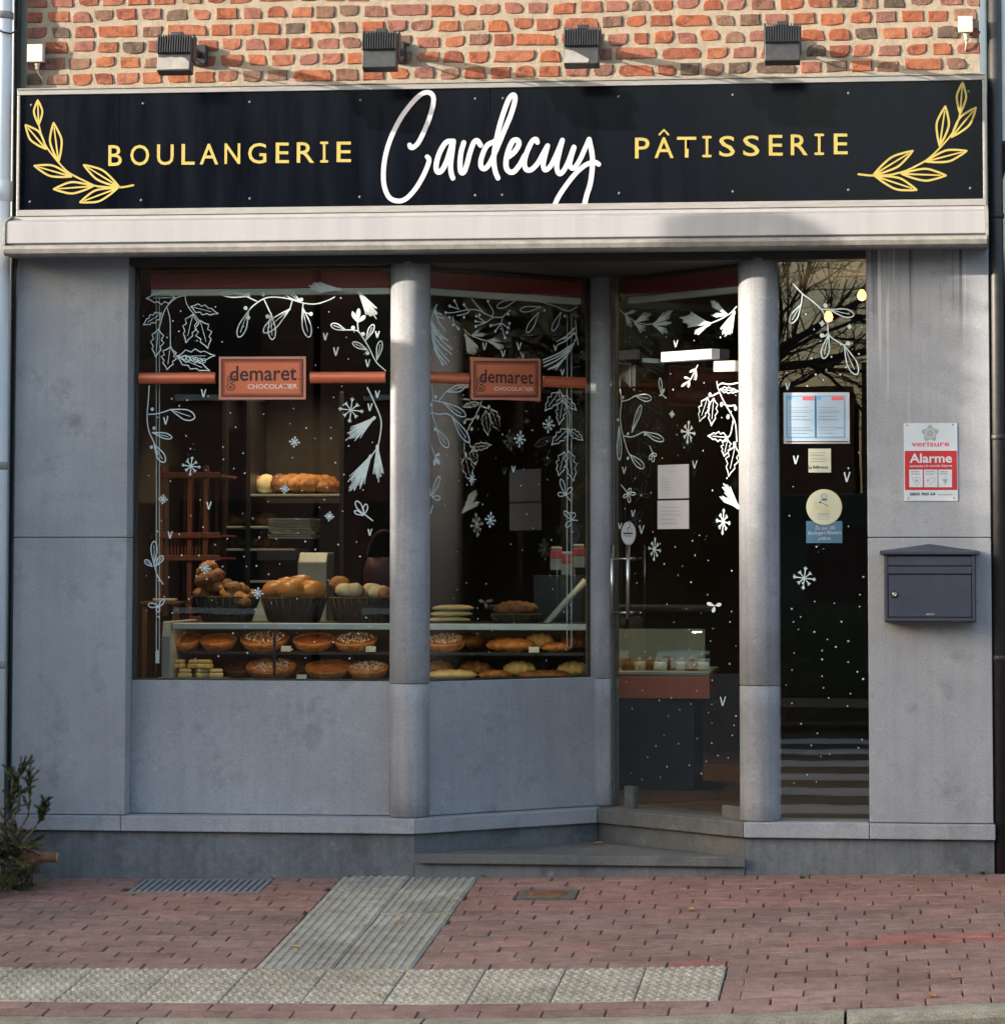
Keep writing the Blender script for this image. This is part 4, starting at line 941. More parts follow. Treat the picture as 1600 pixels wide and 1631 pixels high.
for a in (((1110, 340), (1000, 530), 28), ((900, 220), (715, 290), 30), ((1130, 290), (935, 320), 26), ((1320, 340), (1240, 515), 24)): p.loop(*a, 1.3, False)
for c in ((1165, 320), (1355, 375)): p.disc(c, 14)
done(p, 'painted_mistletoe', WM)
p = P_(GM, *Z5); p.stroke([(1455, 420), (1465, 560), (1420, 680), (1350, 780), (1270, 880)], 1.6)
for a, b in (((1445, 490), (1280, 615)), ((1445, 530), (1290, 645)), ((1440, 540), (1340, 590)), ((1430, 640), (1150, 790)), ((1415, 670), (1155, 815)), ((1400, 700), (1160, 850)), ((1380, 740), (1200, 880)), ((1360, 760), (1240, 870)), ((1455, 540), (1480, 645))): p.stroke([a, ((a[0]+b[0])/2+8, (a[1]+b[1])/2+12), b], 3.0, .4)
done(p, 'painted_pine_branch', WM)
each(GM, *Z5, WM, 'painted_heart', 'vee', [((600, 660), 60), ((775, 730), 55), ((925, 660), 62), ((75, 795), 50), ((1270, 675), 45), ((1335, 905), 50)])
p = P_(GM, *Z6); p.stroke([(97, 65), (100, 200), (95, 300), (130, 430), (150, 470)], 1.8)
for pts in ([(100, 200), (150, 215), (190, 220)], [(100, 310), (150, 325), (220, 320), (270, 345)], [(95, 310), (60, 350), (70, 440), (55, 500)], [(150, 215), (215, 130)]): p.stroke(pts, 1.8)
for a in (((215, 130), (375, 85), 30), ((190, 220), (385, 340), 32), ((265, 342), (415, 568), 30), ((132, 450), (232, 612), 32)): p.loop(*a, 1.8)
for c in ((125, 175), (82, 240), (120, 455)): p.disc(c, 17)
done(p, 'painted_sprig', WM)
p = P_(GM, *Z6); p.stroke([(90, 600), (125, 690)], 1.8)
for t_ in ((115, 772), (158, 762), (162, 665)): p.loop((126, 688), t_, 14, 1.8, False, True)
done(p, 'painted_sprig', WM)
p = P_(GM, *Z6)
for a in (((95, 1030), (160, 862), 18), ((95, 1040), (165, 1055), 20), ((85, 1030), (58, 935), 12)): p.loop(*a, 1.8, False)
done(p, 'painted_sprig', WM)
each(GM, *Z6, WM, 'painted_heart', 'vee', [((82, 1150), 70), ((800, 800), 45)])
p = P_(GM, *Z6); p.stroke([(1195, 110), (1250, 210), (1285, 330), (1280, 450), (1270, 560), (1270, 650)], 1.6)
for a in (((1195, 130), (1075, 295), 48), ((1215, 160), (1345, 290), 36), ((1225, 200), (1195, 415), 45), ((1275, 450), (1130, 590), 48), ((1285, 460), (1400, 550), 36), ((1240, 650), (1190, 858), 48), ((1272, 640), (1320, 905), 50)): p.holly(*a, 1.6)
done(p, 'painted_holly', WM)
each(GM, *Z6, WM, 'painted_snowflake', 'flake', [((1105, 415), 52, 72), ((855, 540), 50, 70), ((440, 885), 36, 52), ((600, 1240), 46, 66)])
for cx_, tips, st_ in (((1252, 1025), ((1210, 888), (1305, 960), (1185, 1015)), (1300, 1080)), ((1305, 1240), ((1240, 1165), (1325, 1178), (1255, 1300)), (1355, 1245))):
    p = P_(GM, *Z6); p.stroke([cx_, st_], 1.8)
    for t_ in tips: p.loop(cx_, t_, 18, 1.7, False)
    done(p, 'painted_sprig', WM)
# door
p = P_(GD, *Z7); p.stroke([(115, 370), (180, 440), (300, 520), (420, 555), (520, 550)], 1.6)
for a in (((190, 440), (320, 390), 18, 4), ((195, 455), (262, 600), 34, 5), ((300, 535), (500, 420), 48, 7), ((310, 550), (425, 640), 44, 6), ((520, 556), (740, 395), 48, 7), ((525, 565), (740, 530), 24, 5), ((530, 570), (690, 660), 34, 6)): p.tuft(*a, 2.0)
done(p, 'painted_pine_branch', DR)
p = P_(GD, *Z7); p.stroke([(1475, 350), (1400, 430), (1280, 500), (1170, 545)], 2.0)
p.tuft((1165, 550), (830, 480), 90, 13, 2.6); p.tuft((1150, 560), (970, 685), 30, 5, 2.2); p.tuft((1360, 440), (1160, 265), 40, 7, 2.2); p.tuft((1360, 445), (1190, 450), 24, 5, 2.2); p.tuft((1455, 420), (1330, 700), 70, 13, 2.8)
done(p, 'painted_pine_branch', DR)
p = P_(GD, *Z7); p.stroke([(1025, 1030), (960, 1165), (935, 1205)], 2.2)
for b_, t_ in (((1018, 1060), (930, 1112)), ((1012, 1080), (1000, 1205)), ((945, 1190), (868, 1168)), ((940, 1200), (835, 1278)), ((938, 1205), (915, 1288))): p.loop(b_, t_, 14, 2.0, False, True)
done(p, 'painted_sprig', DR)
p = P_(GD, *Z7); p.stroke([(610, 1370), (660, 1410)], 2.0); p.loop((608, 1372), (588, 1180), 18, 2.0, False)
for t_ in ((640, 1300), (578, 1382)): p.loop((615, 1370), t_, 10, 2.0, False, True)
done(p, 'painted_sprig', DR)
each(GD, *Z7, DR, 'painted_heart', 'vee', [((772, 780), 70)])
p = P_(GD, *Z8); p.stroke([(110, 0), (125, 120), (110, 260), (130, 420), (180, 600), (210, 660)], 1.8)
for pts in ([(125, 120), (190, 105), (262, 65)], [(150, 465), (230, 475), (342, 425)]): p.stroke(pts, 1.8)
for a in (((262, 65), (420, 95), 36), ((228, 430), (320, 160), 22), ((342, 425), (545, 512), 34), ((208, 652), (345, 788), 36), ((102, 370), (105, 705), 22)): p.loop(*a, 1.8)
for c in ((140, 80), (90, 305), (190, 445), (360, 450), (190, 690)): p.disc(c, 17)
done(p, 'painted_sprig', DR)
p = P_(GD, *Z8)
for pts in ([(1078, -75), (1085, -20), (1140, 110), (1220, 250), (1262, 350), (1275, 520)], [(1240, 310), (1215, 440), (1190, 480)], [(1030, 65), (1100, 30)], [(1150, 150), (1190, 165), (1260, 160)], [(1090, -40), (1130, -60), (1200, -50), (1285, -65)]): p.stroke(pts, 2.4)
for a in (((985, 80), (905, 322), 52), ((1045, 90), (1022, 362), 50), ((1185, 480), (988, 465), 46), ((1185, 500), (1150, 668), 48), ((1262, 560), (1195, 868), 62), ((1110, 0), (1290, 20), 30)): p.holly(*a, 2.1)
for c in ((1010, 55), (1125, 150), (1190, 275), (1265, 190), (1255, 545)): p.disc(c, 24)
done(p, 'painted_holly', DR)
p = P_(GD, *Z8); p.tuft((1290, 1175), (1130, 925), 40, 7, 2.8); p.tuft((1290, 1178), (1100, 1065), 26, 6, 2.8); done(p, 'painted_pine_tuft', DR)
each(GD, *Z8, DR, 'painted_snowflake', 'flake', [((790, 430), 70, 112, 2.4), ((1140, 1325), 68, 126, 2.4), ((628, 248), 26, 34, 1.8), ((455, 1600), 62, 116)])
for cx_, tips, st_ in (((435, 635), ((405, 700), (440, 725), (470, 665)), (405, 565)), ((190, 1040), ((262, 1045), (205, 1130), (215, 990), (145, 1080)), (120, 955))):
    p = P_(GD, *Z8); p.stroke([cx_, st_], 1.7)
    for t_ in tips: p.loop(cx_, t_, 14, 1.6, False)
    done(p, 'painted_sprig', DR)
each(GD, *Z8, DR, 'painted_heart', 'vee', [((150, 808), 60), ((855, 750), 70), ((240, 1240), 55), ((325, 1400), 75), ((110, 1365), 55)])
each(GD, *ZD, DR, 'painted_heart', 'vee', [((577, 957), 40)])
p = P_(GD, *ZD)
for t_ in ((500, 485), (570, 490), (530, 530)): p.loop((538, 498), t_, 9, 2.0, False, True)
done(p, 'painted_sprig', DR)
# narrow window
p = P_(GR, *Z9)
for pts in ([(250, 320), (370, 450), (480, 530), (600, 640), (645, 720), (680, 830), (690, 940), (740, 1000), (880, 1085)], [(370, 450), (352, 580)], [(610, 640), (705, 645)], [(690, 940), (640, 975)], [(880, 1085), (935, 1065)]): p.stroke(pts, 2.0)
for a in (((705, 645), (1005, 712), 50), ((692, 960), (630, 1250), 48), ((885, 1090), (1040, 1448), 62), ((352, 580), (220, 812), 44)): p.loop(*a, 1.9)
for c in ((652, 595), (612, 965), (935, 1062)): p.disc(c, 28)
done(p, 'painted_mistletoe', WR)
each(GR, *Z9, WR, 'painted_snowflake', 'flake', [((612, 815), 34), ((950, 855), 30)])
each(GR, *ZD, WR, 'painted_snowflake', 'flake', [((968, 365), 54)])
each(GR, *Z10, WR, 'painted_heart', 'vee', [((140, 90), 55), ((215, 770), 70), ((690, 930), 84)])
# painted snow dots
def dots(pl, par, box, n, seed, rad=1.1, avoid=()):
    rs = random.Random(seed); p = Paint(pl, o=.0009); done_ = []
    tries = 0
    while len(done_) < n and tries < n*40:
        tries += 1; x = rs.uniform(box[0], box[1]); y = rs.uniform(box[2], box[3])
        if any((x-a)**2+(y-b)**2 < 14**2 for a, b in done_) or any(a[0] < x < a[1] and a[2] < y < a[3] for a in avoid): continue
        done_.append((x, y)); p.o = .0009; p.disc((x, y), rad*rs.uniform(.75, 1.35), 7)
    for (x, y) in [(rs.choice(done_)) for _ in range(max(2, n//14))]:
        for _ in range(8): p.o = .0010; p.disc((x+rs.gauss(0, 9), y+rs.gauss(0, 9)), rs.uniform(.25, .6), 5)
    tag(p.build('painted_snow_dots', 'decal_white', par), kind='stuff')
dots(GL, WL, (228, 610, 470, 1070), 135, 3, 1.15, ((340, 495, 560, 645), (222, 614, 588, 614)))
dots(GM, WM, (688, 925, 500, 1060), 75, 4, 1.0, ((740, 865, 560, 645), (680, 930, 590, 620)))
dots(GD, DR, (995, 1172, 510, 1250), 105, 5, 1.2, ((1040, 1105, 735, 850), (1060, 1180, 550, 595)))
dots(GR, WR, (1250, 1375, 500, 1260), 64, 6, 1.2, ((1245, 1356, 620, 712), (1280, 1345, 715, 870)))
# ------------------------------------------------------------------ chocolate brand plaques with copper bars
def plaque(pl, lab, box, bars, slope, txt, sub):
    q = pl.w(pl.px(box[0], box[3]), 0); r = thing('brand_plaque', lab, 'plaque', q, group='copper brand plaques on the windows')
    quad(pl, box, .0015, .008, 'plate', 'copper_paint', r, bevel=.001)
    x0, x1, y0, y1 = box; p = Paint(pl, o=.0085)
    for a, b in (((x0+1.8, y0+1.8), (x1-1.8, y0+1.8)), ((x1-1.8, y0+1.8), (x1-1.8, y1-1.8)), ((x1-1.8, y1-1.8), (x0+1.8, y1-1.8)), ((x0+1.8, y1-1.8), (x0+1.8, y0+1.8))): p.stroke([a, b], 3.2, sm=False)
    p.build('border', 'copper_edge', r, world=True)
    for k_ in range(3):
        p = Paint(pl, o=.0082); e_ = 5.0+k_*2.2
        for a, b in (((x0+e_, y0+e_), (x1-e_, y0+e_)), ((x0+e_, y1-e_), (x1-e_, y1-e_)), ((x1-e_, y0+e_), (x1-e_, y1-e_)), ((x0+e_, y0+e_), (x0+e_, y1-e_))): p.stroke([a, b], (2.6, 1.6, .8)[k_], sm=False)
        p.build('border_shade', 'copper_dark', r, world=True)
    text('demaret', pl, txt, 'lettering', 'ink', r, .0090, .012, True)
    text('g', pl, (txt[0]-6, txt[0]+9, txt[3]-9, txt[3]+15, txt[3]+15), 'lettering', 'ink', r, .0086, .045, True)
    text('g', pl, (txt[0]-4.6, txt[0]+7.6, txt[3]-7.6, txt[3]+13.6, txt[3]+13.6), 'lettering', 'copper_paint', r, .0088, -.004, True)
    text('CHOCOLATIER', pl, sub, 'lettering', 'ink_pale', r, .0088, .012, True)
    p = Paint(pl, o=.009); p.disc((txt[1]+4, txt[4]-2), 1.2); p.build('lettering', 'ink', r, world=True)
    for (a, ya, b, yb) in bars:
        qa, qb = pl.px(a, ya), pl.px(b, yb); m = M(); vs = []; n = 9; rad = .0255
        for q_ in (qa, qb):
            for i in range(n): t = math.pi*i/(n-1); vs.append(pl.w((q_[0], q_[1]+rad*math.cos(t)), .0015+.017*math.sin(t)))
        m.add(vs, [(i, i+1, n+i+1, n+i) for i in range(n-1)] + [(n-1, 0, n, 2*n-1)], True); m.add([vs[i] for i in range(n)], [tuple(range(n))[::-1]]); m.add([vs[n+i] for i in range(n)], [tuple(range(n))])
        m.build('bar', 'copper_paint', r, world=True)
plaque(GL, 'copper demaret chocolatier plaque and bars on the long window', (349, 487.5, 568, 636.5), ((222, 602.5, 343, 602), (494, 601.5, 614, 601)), 0, (366.5, 473, 583, 607.5, 606), (395, 474, 612, 619.5, 619))
plaque(GM, 'copper demaret chocolatier plaque and bars on the slanted window', (748, 859, 571, 637), ((681, 600.5, 744, 603), (864, 607.5, 930, 610)), 0, (762, 847, 588, 609.5, 612), (785, 847, 616, 622, 623))
# ------------------------------------------------------------------ notices and stickers
def sheet(pl, lab, box, name='notice_sheet', mat='paper', group=None, o0=.0022, cat='notice'):
    q = pl.w(pl.px(box[0], box[3]), 0); r = thing(name, lab, cat, q, group=group)
    quad(pl, box, o0, o0+.0008, 'sheet', mat, r); return r
r = sheet(GD, 'white notice taped to the glass door, the upper one', (1048, 1097.5, 740, 794), group='notices on the door'); textlines(GD, 1054, 1068, (763, 767.5, 771.5, 776, 780), 'print', 'ink_grey', r, .0034, .2, .9, 1); textlines(GD, 1068, 1074, (750.5,), 'print', 'ink_grey', r, .0034, 0, .9, 2)
r = sheet(GD, 'white notice taped to the glass door, the lower one', (1047.5, 1097.5, 797, 842.5), group='notices on the door'); textlines(GD, 1054, 1090, (808, 814, 820, 827.5, 834), 'print', 'ink_grey', r, .0034, .6, 1.0, 3)
r = sheet(GR, 'white double page notice with blue borders on the narrow window', (1247.5, 1352.5, 625, 706.5))
for a in (1251.5, 1298):
    quad(GR, (a, a+48, 630, 698), .0031, .0034, 'blue_border', 'paper_blue', r); quad(GR, (a+2.5, a+45.5, 632, 695.5), .0036, .0039, 'page', 'paper_bluetint', r)
    textlines(GR, a+5, a+43, (649, 654, 657, 663, 668, 681, 685, 690), 'print', 'ink_grey', r, .0042, .3, .7, int(a))
    quad(GR, (a+26, a+44.5, 631.5, 637.5), .0041, .0043, 'red_header', 'paper_red', r)
    p = Paint(GR, o=.0041); p.disc((a+6, 633.5), 3.6, 14); p.build('logo', 'paper_blue', r, world=True)
textlines(GR, 1252, 1350, (703.5,), 'print', 'ink', r, .0034, 0, 1.6, 9)
r = sheet(GR, 'small pale green card on the narrow window', (1287, 1323, 714.5, 752.5), 'notice_card', 'sticker_cream'); textlines(GR, 1290, 1316, (721, 725, 731, 735), 'print', 'ink_grey', r, .0034, .2, .8, 4)
text('La Référence', GR, (1287.5, 1318, 741.5, 746.5, 746.5), 'lettering', 'ink', r, .0034, .02, True)
q = GR.w(GR.px(1312, 835), 0); r = thing('round_sticker', 'round cream sticker with chef hat on the narrow window', 'sticker', q)
for o_, rad, mt in ((.0014, 28, 'sticker_cream'), (.0018, 26.4, 'sticker_gold'), (.0022, 25.0, 'sticker_cream')):
    p = Paint(GR, o=o_); p.disc((1312, 807.5), rad, 40); p.build('disc', mt, r, world=True)
p = Paint(GR, (1230, 600), 5.825, .0026)
for c in ((462, 1105), (478, 1098), (496, 1105)): p.disc(c, 14)
p.build('chef_hat', 'paper', r, world=True)
p = Paint(GR, (1230, 600), 5.825, .0032); p.stroke([(450, 1110), (460, 1092), (478, 1086), (496, 1092), (508, 1110), (500, 1128), (458, 1128), (450, 1110)], .6, sm=False); p.stroke([(458, 1142), (500, 1142)], 2.0, sm=False); p.disc((440, 1165), 11, 10, 8); p.stroke([(445, 1167), (520, 1200)], .7, sm=False); p.build('chef_drawing', 'ink', r, world=True)
p = Paint(GR, (1230, 600), 5.825, .0030)
for pts in ([(385, 1170), (372, 1210), (395, 1250), (415, 1245)], [(395, 1165), (412, 1200), (400, 1250)], [(420, 1205), (432, 1250), (446, 1205)], [(455, 1215), (470, 1250), (488, 1212)], [(500, 1175), (495, 1250)], [(515, 1200), (520, 1250)], [(535, 1170), (530, 1250)]): p.stroke(pts, 1.1)
p.build('script', 'sticker_gold', r, world=True)
text('MAITRE', GR, (1302.5, 1321, 817.5, 821, 821), 'lettering', 'ink_grey', r, .003, .0, True)
textlines(GR, 1302, 1322, (824, 827.5), 'print', 'ink_grey', r, .003, .1, .6, 5)
r = sheet(GR, 'dark blue sticker with white script below the round sticker', (1283.5, 1341, 830, 865), 'blue_sticker', 'sticker_navy', o0=.0005, cat='sticker')
text('Élu aux 100', GR, (1298, 1329, 836.5, 844, 843.5), 'lettering', 'paper', r, .0017, .0, True, .12); text('Boulangers Pâtissiers', GR, (1286.5, 1338.5, 846, 853.5, 852.5), 'lettering', 'paper', r, .0017, .0, True, .12); text('préférés', GR, (1303, 1322, 855, 862, 861.5), 'lettering', 'paper', r, .0017, .0, True, .12)
q = GD.w(GD.px(1001, 870), 0); r = thing('no_smoking_sticker', 'round white no smoking sticker on the glass door', 'sticker', q)
p = Paint(GD, o=.0018); c_ = p.q((1001, 849.5)); p.poly([c_+Vector((math.cos(2*math.pi*i/32)*.0540, math.sin(2*math.pi*i/32)*.0540)) for i in range(32)]); p.build('disc', 'paper', r, world=True)
p = Paint(GD, (970, 620), 6.273, .0024); p.stroke([(150, 1440), (235, 1440)], 2.6, sm=False); p.stroke([(150, 1465), (235, 1468)], 1.0, sm=False); p.stroke([(200, 1420), (185, 1390), (215, 1375), (205, 1345)], 1.3); p.stroke([(238, 1425), (238, 1400), (215, 1395)], 1.0); p.build('cigarette', 'ink', r, world=True)
p = Paint(GD, o=.0022); p.stroke([c_+Vector((math.cos(2*math.pi*i/32)*.0495, math.sin(2*math.pi*i/32)*.0495)) for i in range(33)], 1.0, sm=False, raw=True); p.build('ring', 'ink_grey', r, world=True)
# ------------------------------------------------------------------ roller blinds behind the glass
def blind(pl, lab, cord=None):
    q = pl.w((pl.len/2, 2.57), -.08); r = thing('roller_blind', lab, 'blind', q, group='rolled up red blinds')
    def b2(s0, s1, z0, z1, o0, o1, nm, mt):
        qq = [(s0, z0), (s1, z0), (s1, z1), (s0, z1)]; m = M(); m.add([pl.w(x, o1) for x in qq]+[pl.w(x, o0) for x in qq], [(0, 1, 2, 3), (7, 6, 5, 4), (1, 0, 4, 5), (2, 1, 5, 6), (3, 2, 6, 7), (0, 3, 7, 4)]); return W(m, nm, mt, r, .003)
    b2(.06, pl.len-.03, 2.598, 2.668, -.115, -.045, 'cassette', 'blind_red'); b2(.06, pl.len-.03, 2.568, 2.5965, -.095, -.05, 'bottom_bar', 'blind_white')
    if cord:
        xa, xb, ytop, ybot = cord; a0, a1 = pl.px(xa, ytop), pl.px(xa, ybot); b0, b1 = pl.px(xb, ytop), pl.px(xb, ybot)
        W(M().tube([pl.w(a0, -.05), pl.w(a1, -.05), pl.w(((a1[0]+b1[0])/2, a1[1]-.008), -.05), pl.w(b1, -.05), pl.w(b0, -.05)], .0022, 6), 'cord', 'blind_white', r)
    return r
rb_ = blind(GL, 'dark red roller blind rolled up inside the long window', (245, 250, 470, 1035))
q = GL.px(247, 1047); W(M().box(q[0]-1.676-.008, q[0]-1.676+.008, .160, .172, q[1]-.028, q[1]+.028), 'cord_weight', 'blind_white', rb_)
blind(GM, 'dark red roller blind rolled up inside the slanted window', (914, 921, 500, 1030))
blind(GD, 'dark red roller blind rolled up behind the glass door')
# ------------------------------------------------------------------ bakery interior
def at_z(x, y, z):
    v = ray(x, y); return CAM + v*((z-CAM.z)/v.z)
# (front of the case stays behind the slanted glass)
case = thing('display_case', 'long refrigerated display case full of tarts behind the window', 'display case', (-.7, 1.0, .2405))
CX0, CX1, CY0, CY1 = -1.69, .33, .98, 1.58
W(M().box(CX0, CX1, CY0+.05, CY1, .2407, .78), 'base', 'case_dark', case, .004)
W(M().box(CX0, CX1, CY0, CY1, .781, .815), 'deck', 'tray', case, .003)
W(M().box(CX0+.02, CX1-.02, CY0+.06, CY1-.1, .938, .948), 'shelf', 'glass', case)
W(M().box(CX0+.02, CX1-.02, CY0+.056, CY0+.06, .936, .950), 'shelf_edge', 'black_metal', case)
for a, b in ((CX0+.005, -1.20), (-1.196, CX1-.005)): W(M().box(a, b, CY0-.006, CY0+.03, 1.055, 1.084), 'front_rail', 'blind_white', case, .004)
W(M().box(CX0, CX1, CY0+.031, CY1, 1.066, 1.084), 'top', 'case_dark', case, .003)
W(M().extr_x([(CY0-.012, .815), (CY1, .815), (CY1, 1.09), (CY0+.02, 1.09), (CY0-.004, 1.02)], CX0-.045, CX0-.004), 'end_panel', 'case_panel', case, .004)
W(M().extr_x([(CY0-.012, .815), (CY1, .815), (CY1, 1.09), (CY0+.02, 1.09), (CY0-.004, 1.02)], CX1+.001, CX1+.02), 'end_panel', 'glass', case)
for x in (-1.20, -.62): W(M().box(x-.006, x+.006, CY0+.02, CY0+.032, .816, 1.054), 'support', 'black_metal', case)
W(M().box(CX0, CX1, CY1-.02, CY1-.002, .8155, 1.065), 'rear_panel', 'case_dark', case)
def bread(name, lab, mat, c, L, w_, h, rz=0.0, group=None, cuts=0, tilt=0.0, cat='bread', seed=0):
    rs = random.Random(seed+int(c[0]*1000)+int(c[2]*100)); m = M(); n, k = 14, 10; vs = []; ph = [rs.uniform(0, 6) for _ in range(4)]
    for i in range(n+1):
        t = i/n; x = (t-.5)*L; e = max(.02, (1-abs(2*t-1)**2.6))**.5
        if cuts: e *= 1+.09*math.sin(t*cuts*2*math.pi)
        for j in range(k):
            a = 2*math.pi*j/k; f = 1+.05*math.sin(3*a+ph[0]+5*t)+.04*math.sin(2*a+ph[1]-7*t)
            y = math.cos(a)*w_/2*e*f; z = math.sin(a)*h*.55*e*f
            z = h*.42+z if math.sin(a) > 0 else max(0, h*.42+z*.75); vs.append((x, y, z))
    fs = [(i*k+j, i*k+(j+1) % k, (i+1)*k+(j+1) % k, (i+1)*k+j) for i in range(n) for j in range(k)] + [tuple(range(k))[::-1], tuple(range(n*k, n*k+k))]
    m.add(vs, fs, True); o = m.build(name, mat); o.location = c; o.rotation_euler = (0, tilt, rz); return tag(o, lab, cat, group)
def tart(lab, c, r, flour, group, mat='tart_top'):
    rt = thing('tart', lab, 'tart', c, group=group)
    M().lathe([(r*.86, 0), (r, .034), (r*.985, .040), (r*.93, .034), (r*.90, .026), (r*.0+.002, .026)], (0, 0, 0), 22).build('crust', 'crust', rt)
    top = M(); rs = random.Random(int(c[0]*999)); vs = [(0, 0, .040)]; n = 20
    for i, rr_ in enumerate((.3, .6, .89)):
        for k in range(n): t = 2*math.pi*k/n; vs.append((r*rr_*math.cos(t), r*rr_*math.sin(t), .037-.003*i+rs.uniform(-.004, .007)))
    fs = [(0, 1+k, 1+(k+1) % n) for k in range(n)] + [(1+i*n+k, 1+(i+1)*n+k, 1+(i+1)*n+(k+1) % n, 1+i*n+(k+1) % n) for i in range(2) for k in range(n)]
    top.add(vs, fs, True); top.build('filling', mat, rt)
    if flour:
        s_ = M()
        for _ in range(130):
            a, q = rs.uniform(0, 6.28), r*.80*math.sqrt(rs.random()); x, y = q*math.cos(a), q*math.sin(a); e = rs.uniform(.0018, .0050)
            s_.lathe([(e, -.005), (e*.8, .001), (e*.2, .003)], (x, y, .041+rs.uniform(0, .005)), 5)
        tag(s_.build('sugar_flakes', 'flour', rt), kind='stuff')
    rt.rotation_euler = (R(16), 0, 0); rt.location.z += r*.23
    return rt
def tarts(row, z, Y, rowname):
    for (px_, r_, fl_, lab) in row: tart(lab, (at(px_, 1050, Y).x, Y, z), r_, fl_, rowname)
tarts([(290, .098, 0, 'plain brown tart at the start of the glass shelf'), (422, .118, 1, 'sugar dusted tart on the glass shelf below the buns'), (500, .100, 0, 'glazed red brown tart on the glass shelf'), (566, .105, 1, 'sugar dusted tart on the glass shelf beside the column'), (710, .098, 1, 'sugar dusted tart on the glass shelf behind the slanted window')], .9482, 1.20, 'tarts in the display case')
tarts([(432, .120, 1, 'sugar dusted tart on the bottom deck beside the puff pastries'), (523, .110, 0, 'orange brown tart on the bottom deck'), (586, .098, 1, 'sugar dusted tart on the bottom deck beside the column')], .8155, 1.15, 'tarts in the display case')
vv = [(-.12, 0), (-.05, 0), (.03, 0), (.10, 0), (-.09, 1), (.0, 1), (.045, 1)]
x0_ = at(312, 1070, 1.12).x; ptray = thing('pastry_tray', 'shallow dark tray under the puff pastries', 'tray', (x0_, 1.12, .8155)); M().box(-.17, .15, -.07, .07, 0, .008).build('plate', 'tray', ptray, bevel=.002)
for i, (dx, lv) in enumerate(vv):
    c = thing('puff_pastry', 'square pale puff pastry case heaped on the dark tray', 'pastry', (x0_+dx, 1.12+random.uniform(-.02, .02), .8240+lv*.042), random.uniform(-.5, .5), 'puff pastries on the tray')
    M().box(-.034, .034, -.034, .034, 0, .022).build('layer', 'pastry', c, bevel=.006); M().box(-.031, .031, -.031, .031, .0222, .041).build('layer', 'pastry', c, bevel=.008)
for i, (px_, z, L, mt, lab) in enumerate(((815, .9485, .24, 'crust', 'thick golden brioche slab on the glass shelf'), (888, .9485, .15, 'crust', 'small golden pastry slab at the shelf end'), (722, .8155, .24, 'pastry', 'long yellow pastry slice on the bottom deck beside the column'), (790, .8155, .16, 'crust', 'golden broken pastry on the bottom deck middle'), (868, .8155, .26, 'crust_dark', 'dark glazed long pastry on the bottom deck end'))):
    x = at(px_, 1050, 1.25).x
    bread('pastry_slice', lab, mt, (x, 1.22, z), L, .16, .07 if i == 0 else .05, 0, 'pastries in the display case', 5, seed=i, cat='pastry')
more_ = [(348, .090, 0, 'brown tart between plain and sugared tarts on the glass shelf')]
tarts(more_, .9482, 1.18, 'tarts in the display case')
tarts([(470, .085, 0, 'dark tart behind on the bottom deck middle'), (385, .085, 0, 'small brown tart next to the puff pastries'), (556, .090, 0, 'plain tart behind the sugared one on the bottom deck')], .8155, 1.36, 'tarts in the display case')
for i, (px_, z, L, mt, lab) in enumerate(((745, .9485, .16, 'crust_dark', 'dark pastry next to the sugared tart on the glass shelf'), (860, .9485, .14, 'pastry', 'yellow pastry next to the brioche slab'), (915, .9485, .13, 'crust_dark', 'dark pastry at the very end of the glass shelf'), (700, .8155, .14, 'crust', 'golden pastry at the column end of the bottom deck'), (757, .8155, .16, 'crust', 'golden pastry heap on the bottom deck'), (828, .8155, .16, 'pastry', 'yellow pastry heap on the bottom deck'), (912, .8155, .15, 'pastry', 'yellow pastry at the far end of the bottom deck'))):
    bread('pastry_slice', lab, mt, (at(px_, 1050, 1.35).x, 1.34, z+.012), L, .16, .075, .2*(i % 3), 'pastries in the display case', 4, seed=i+20, cat='pastry')
for i, (px_, zz) in enumerate(((455, .9505), (590, .9505), (480, .8165), (850, .9505))):
    x = at(px_, 1050, CY0+.03).x; tg = M(); tg.add([(x-.024, CY0+.030, zz), (x+.024, CY0+.030, zz), (x+.024, CY0+.040, zz+.026), (x-.024, CY0+.040, zz+.026)], [(0, 1, 2, 3)]); W(tg, 'price_tag', 'wrap', case)
W(M().box(CX0+.03, CX1-.03, CY0+.035, CY0+.050, 1.058, 1.0655), 'added_case_strip', 'case_fill_glow', case)  # warm strip added behind the rail to brighten the tarts
ld = bpy.data.lights.new('added_case_fill', 'AREA'); ld.shape = 'RECTANGLE'; ld.size = CX1-CX0-.1; ld.size_y = .012; ld.energy = .32; ld.color = (1, .66, .34); lo = bpy.data.objects.new('added_case_fill', ld); COL.objects.link(lo); lo.parent = case; lo.location = Vector(((CX0+CX1)/2, CY0+.042, 1.050))-Vector(case.location); lo.rotation_euler = (R(14), 0, 0)  # added fill light for the case contents
# second case end under the slanted window
strut = thing('case_strut', 'slanted grey metal arm beside the bread bags', 'support arm', (.10, 1.3, 1.085)); a, b = at(866, 998, 1.3), at(932, 925, 1.4)
W(M().tube([a, b], .018, 4), 'arm', 'machine_grey', strut)
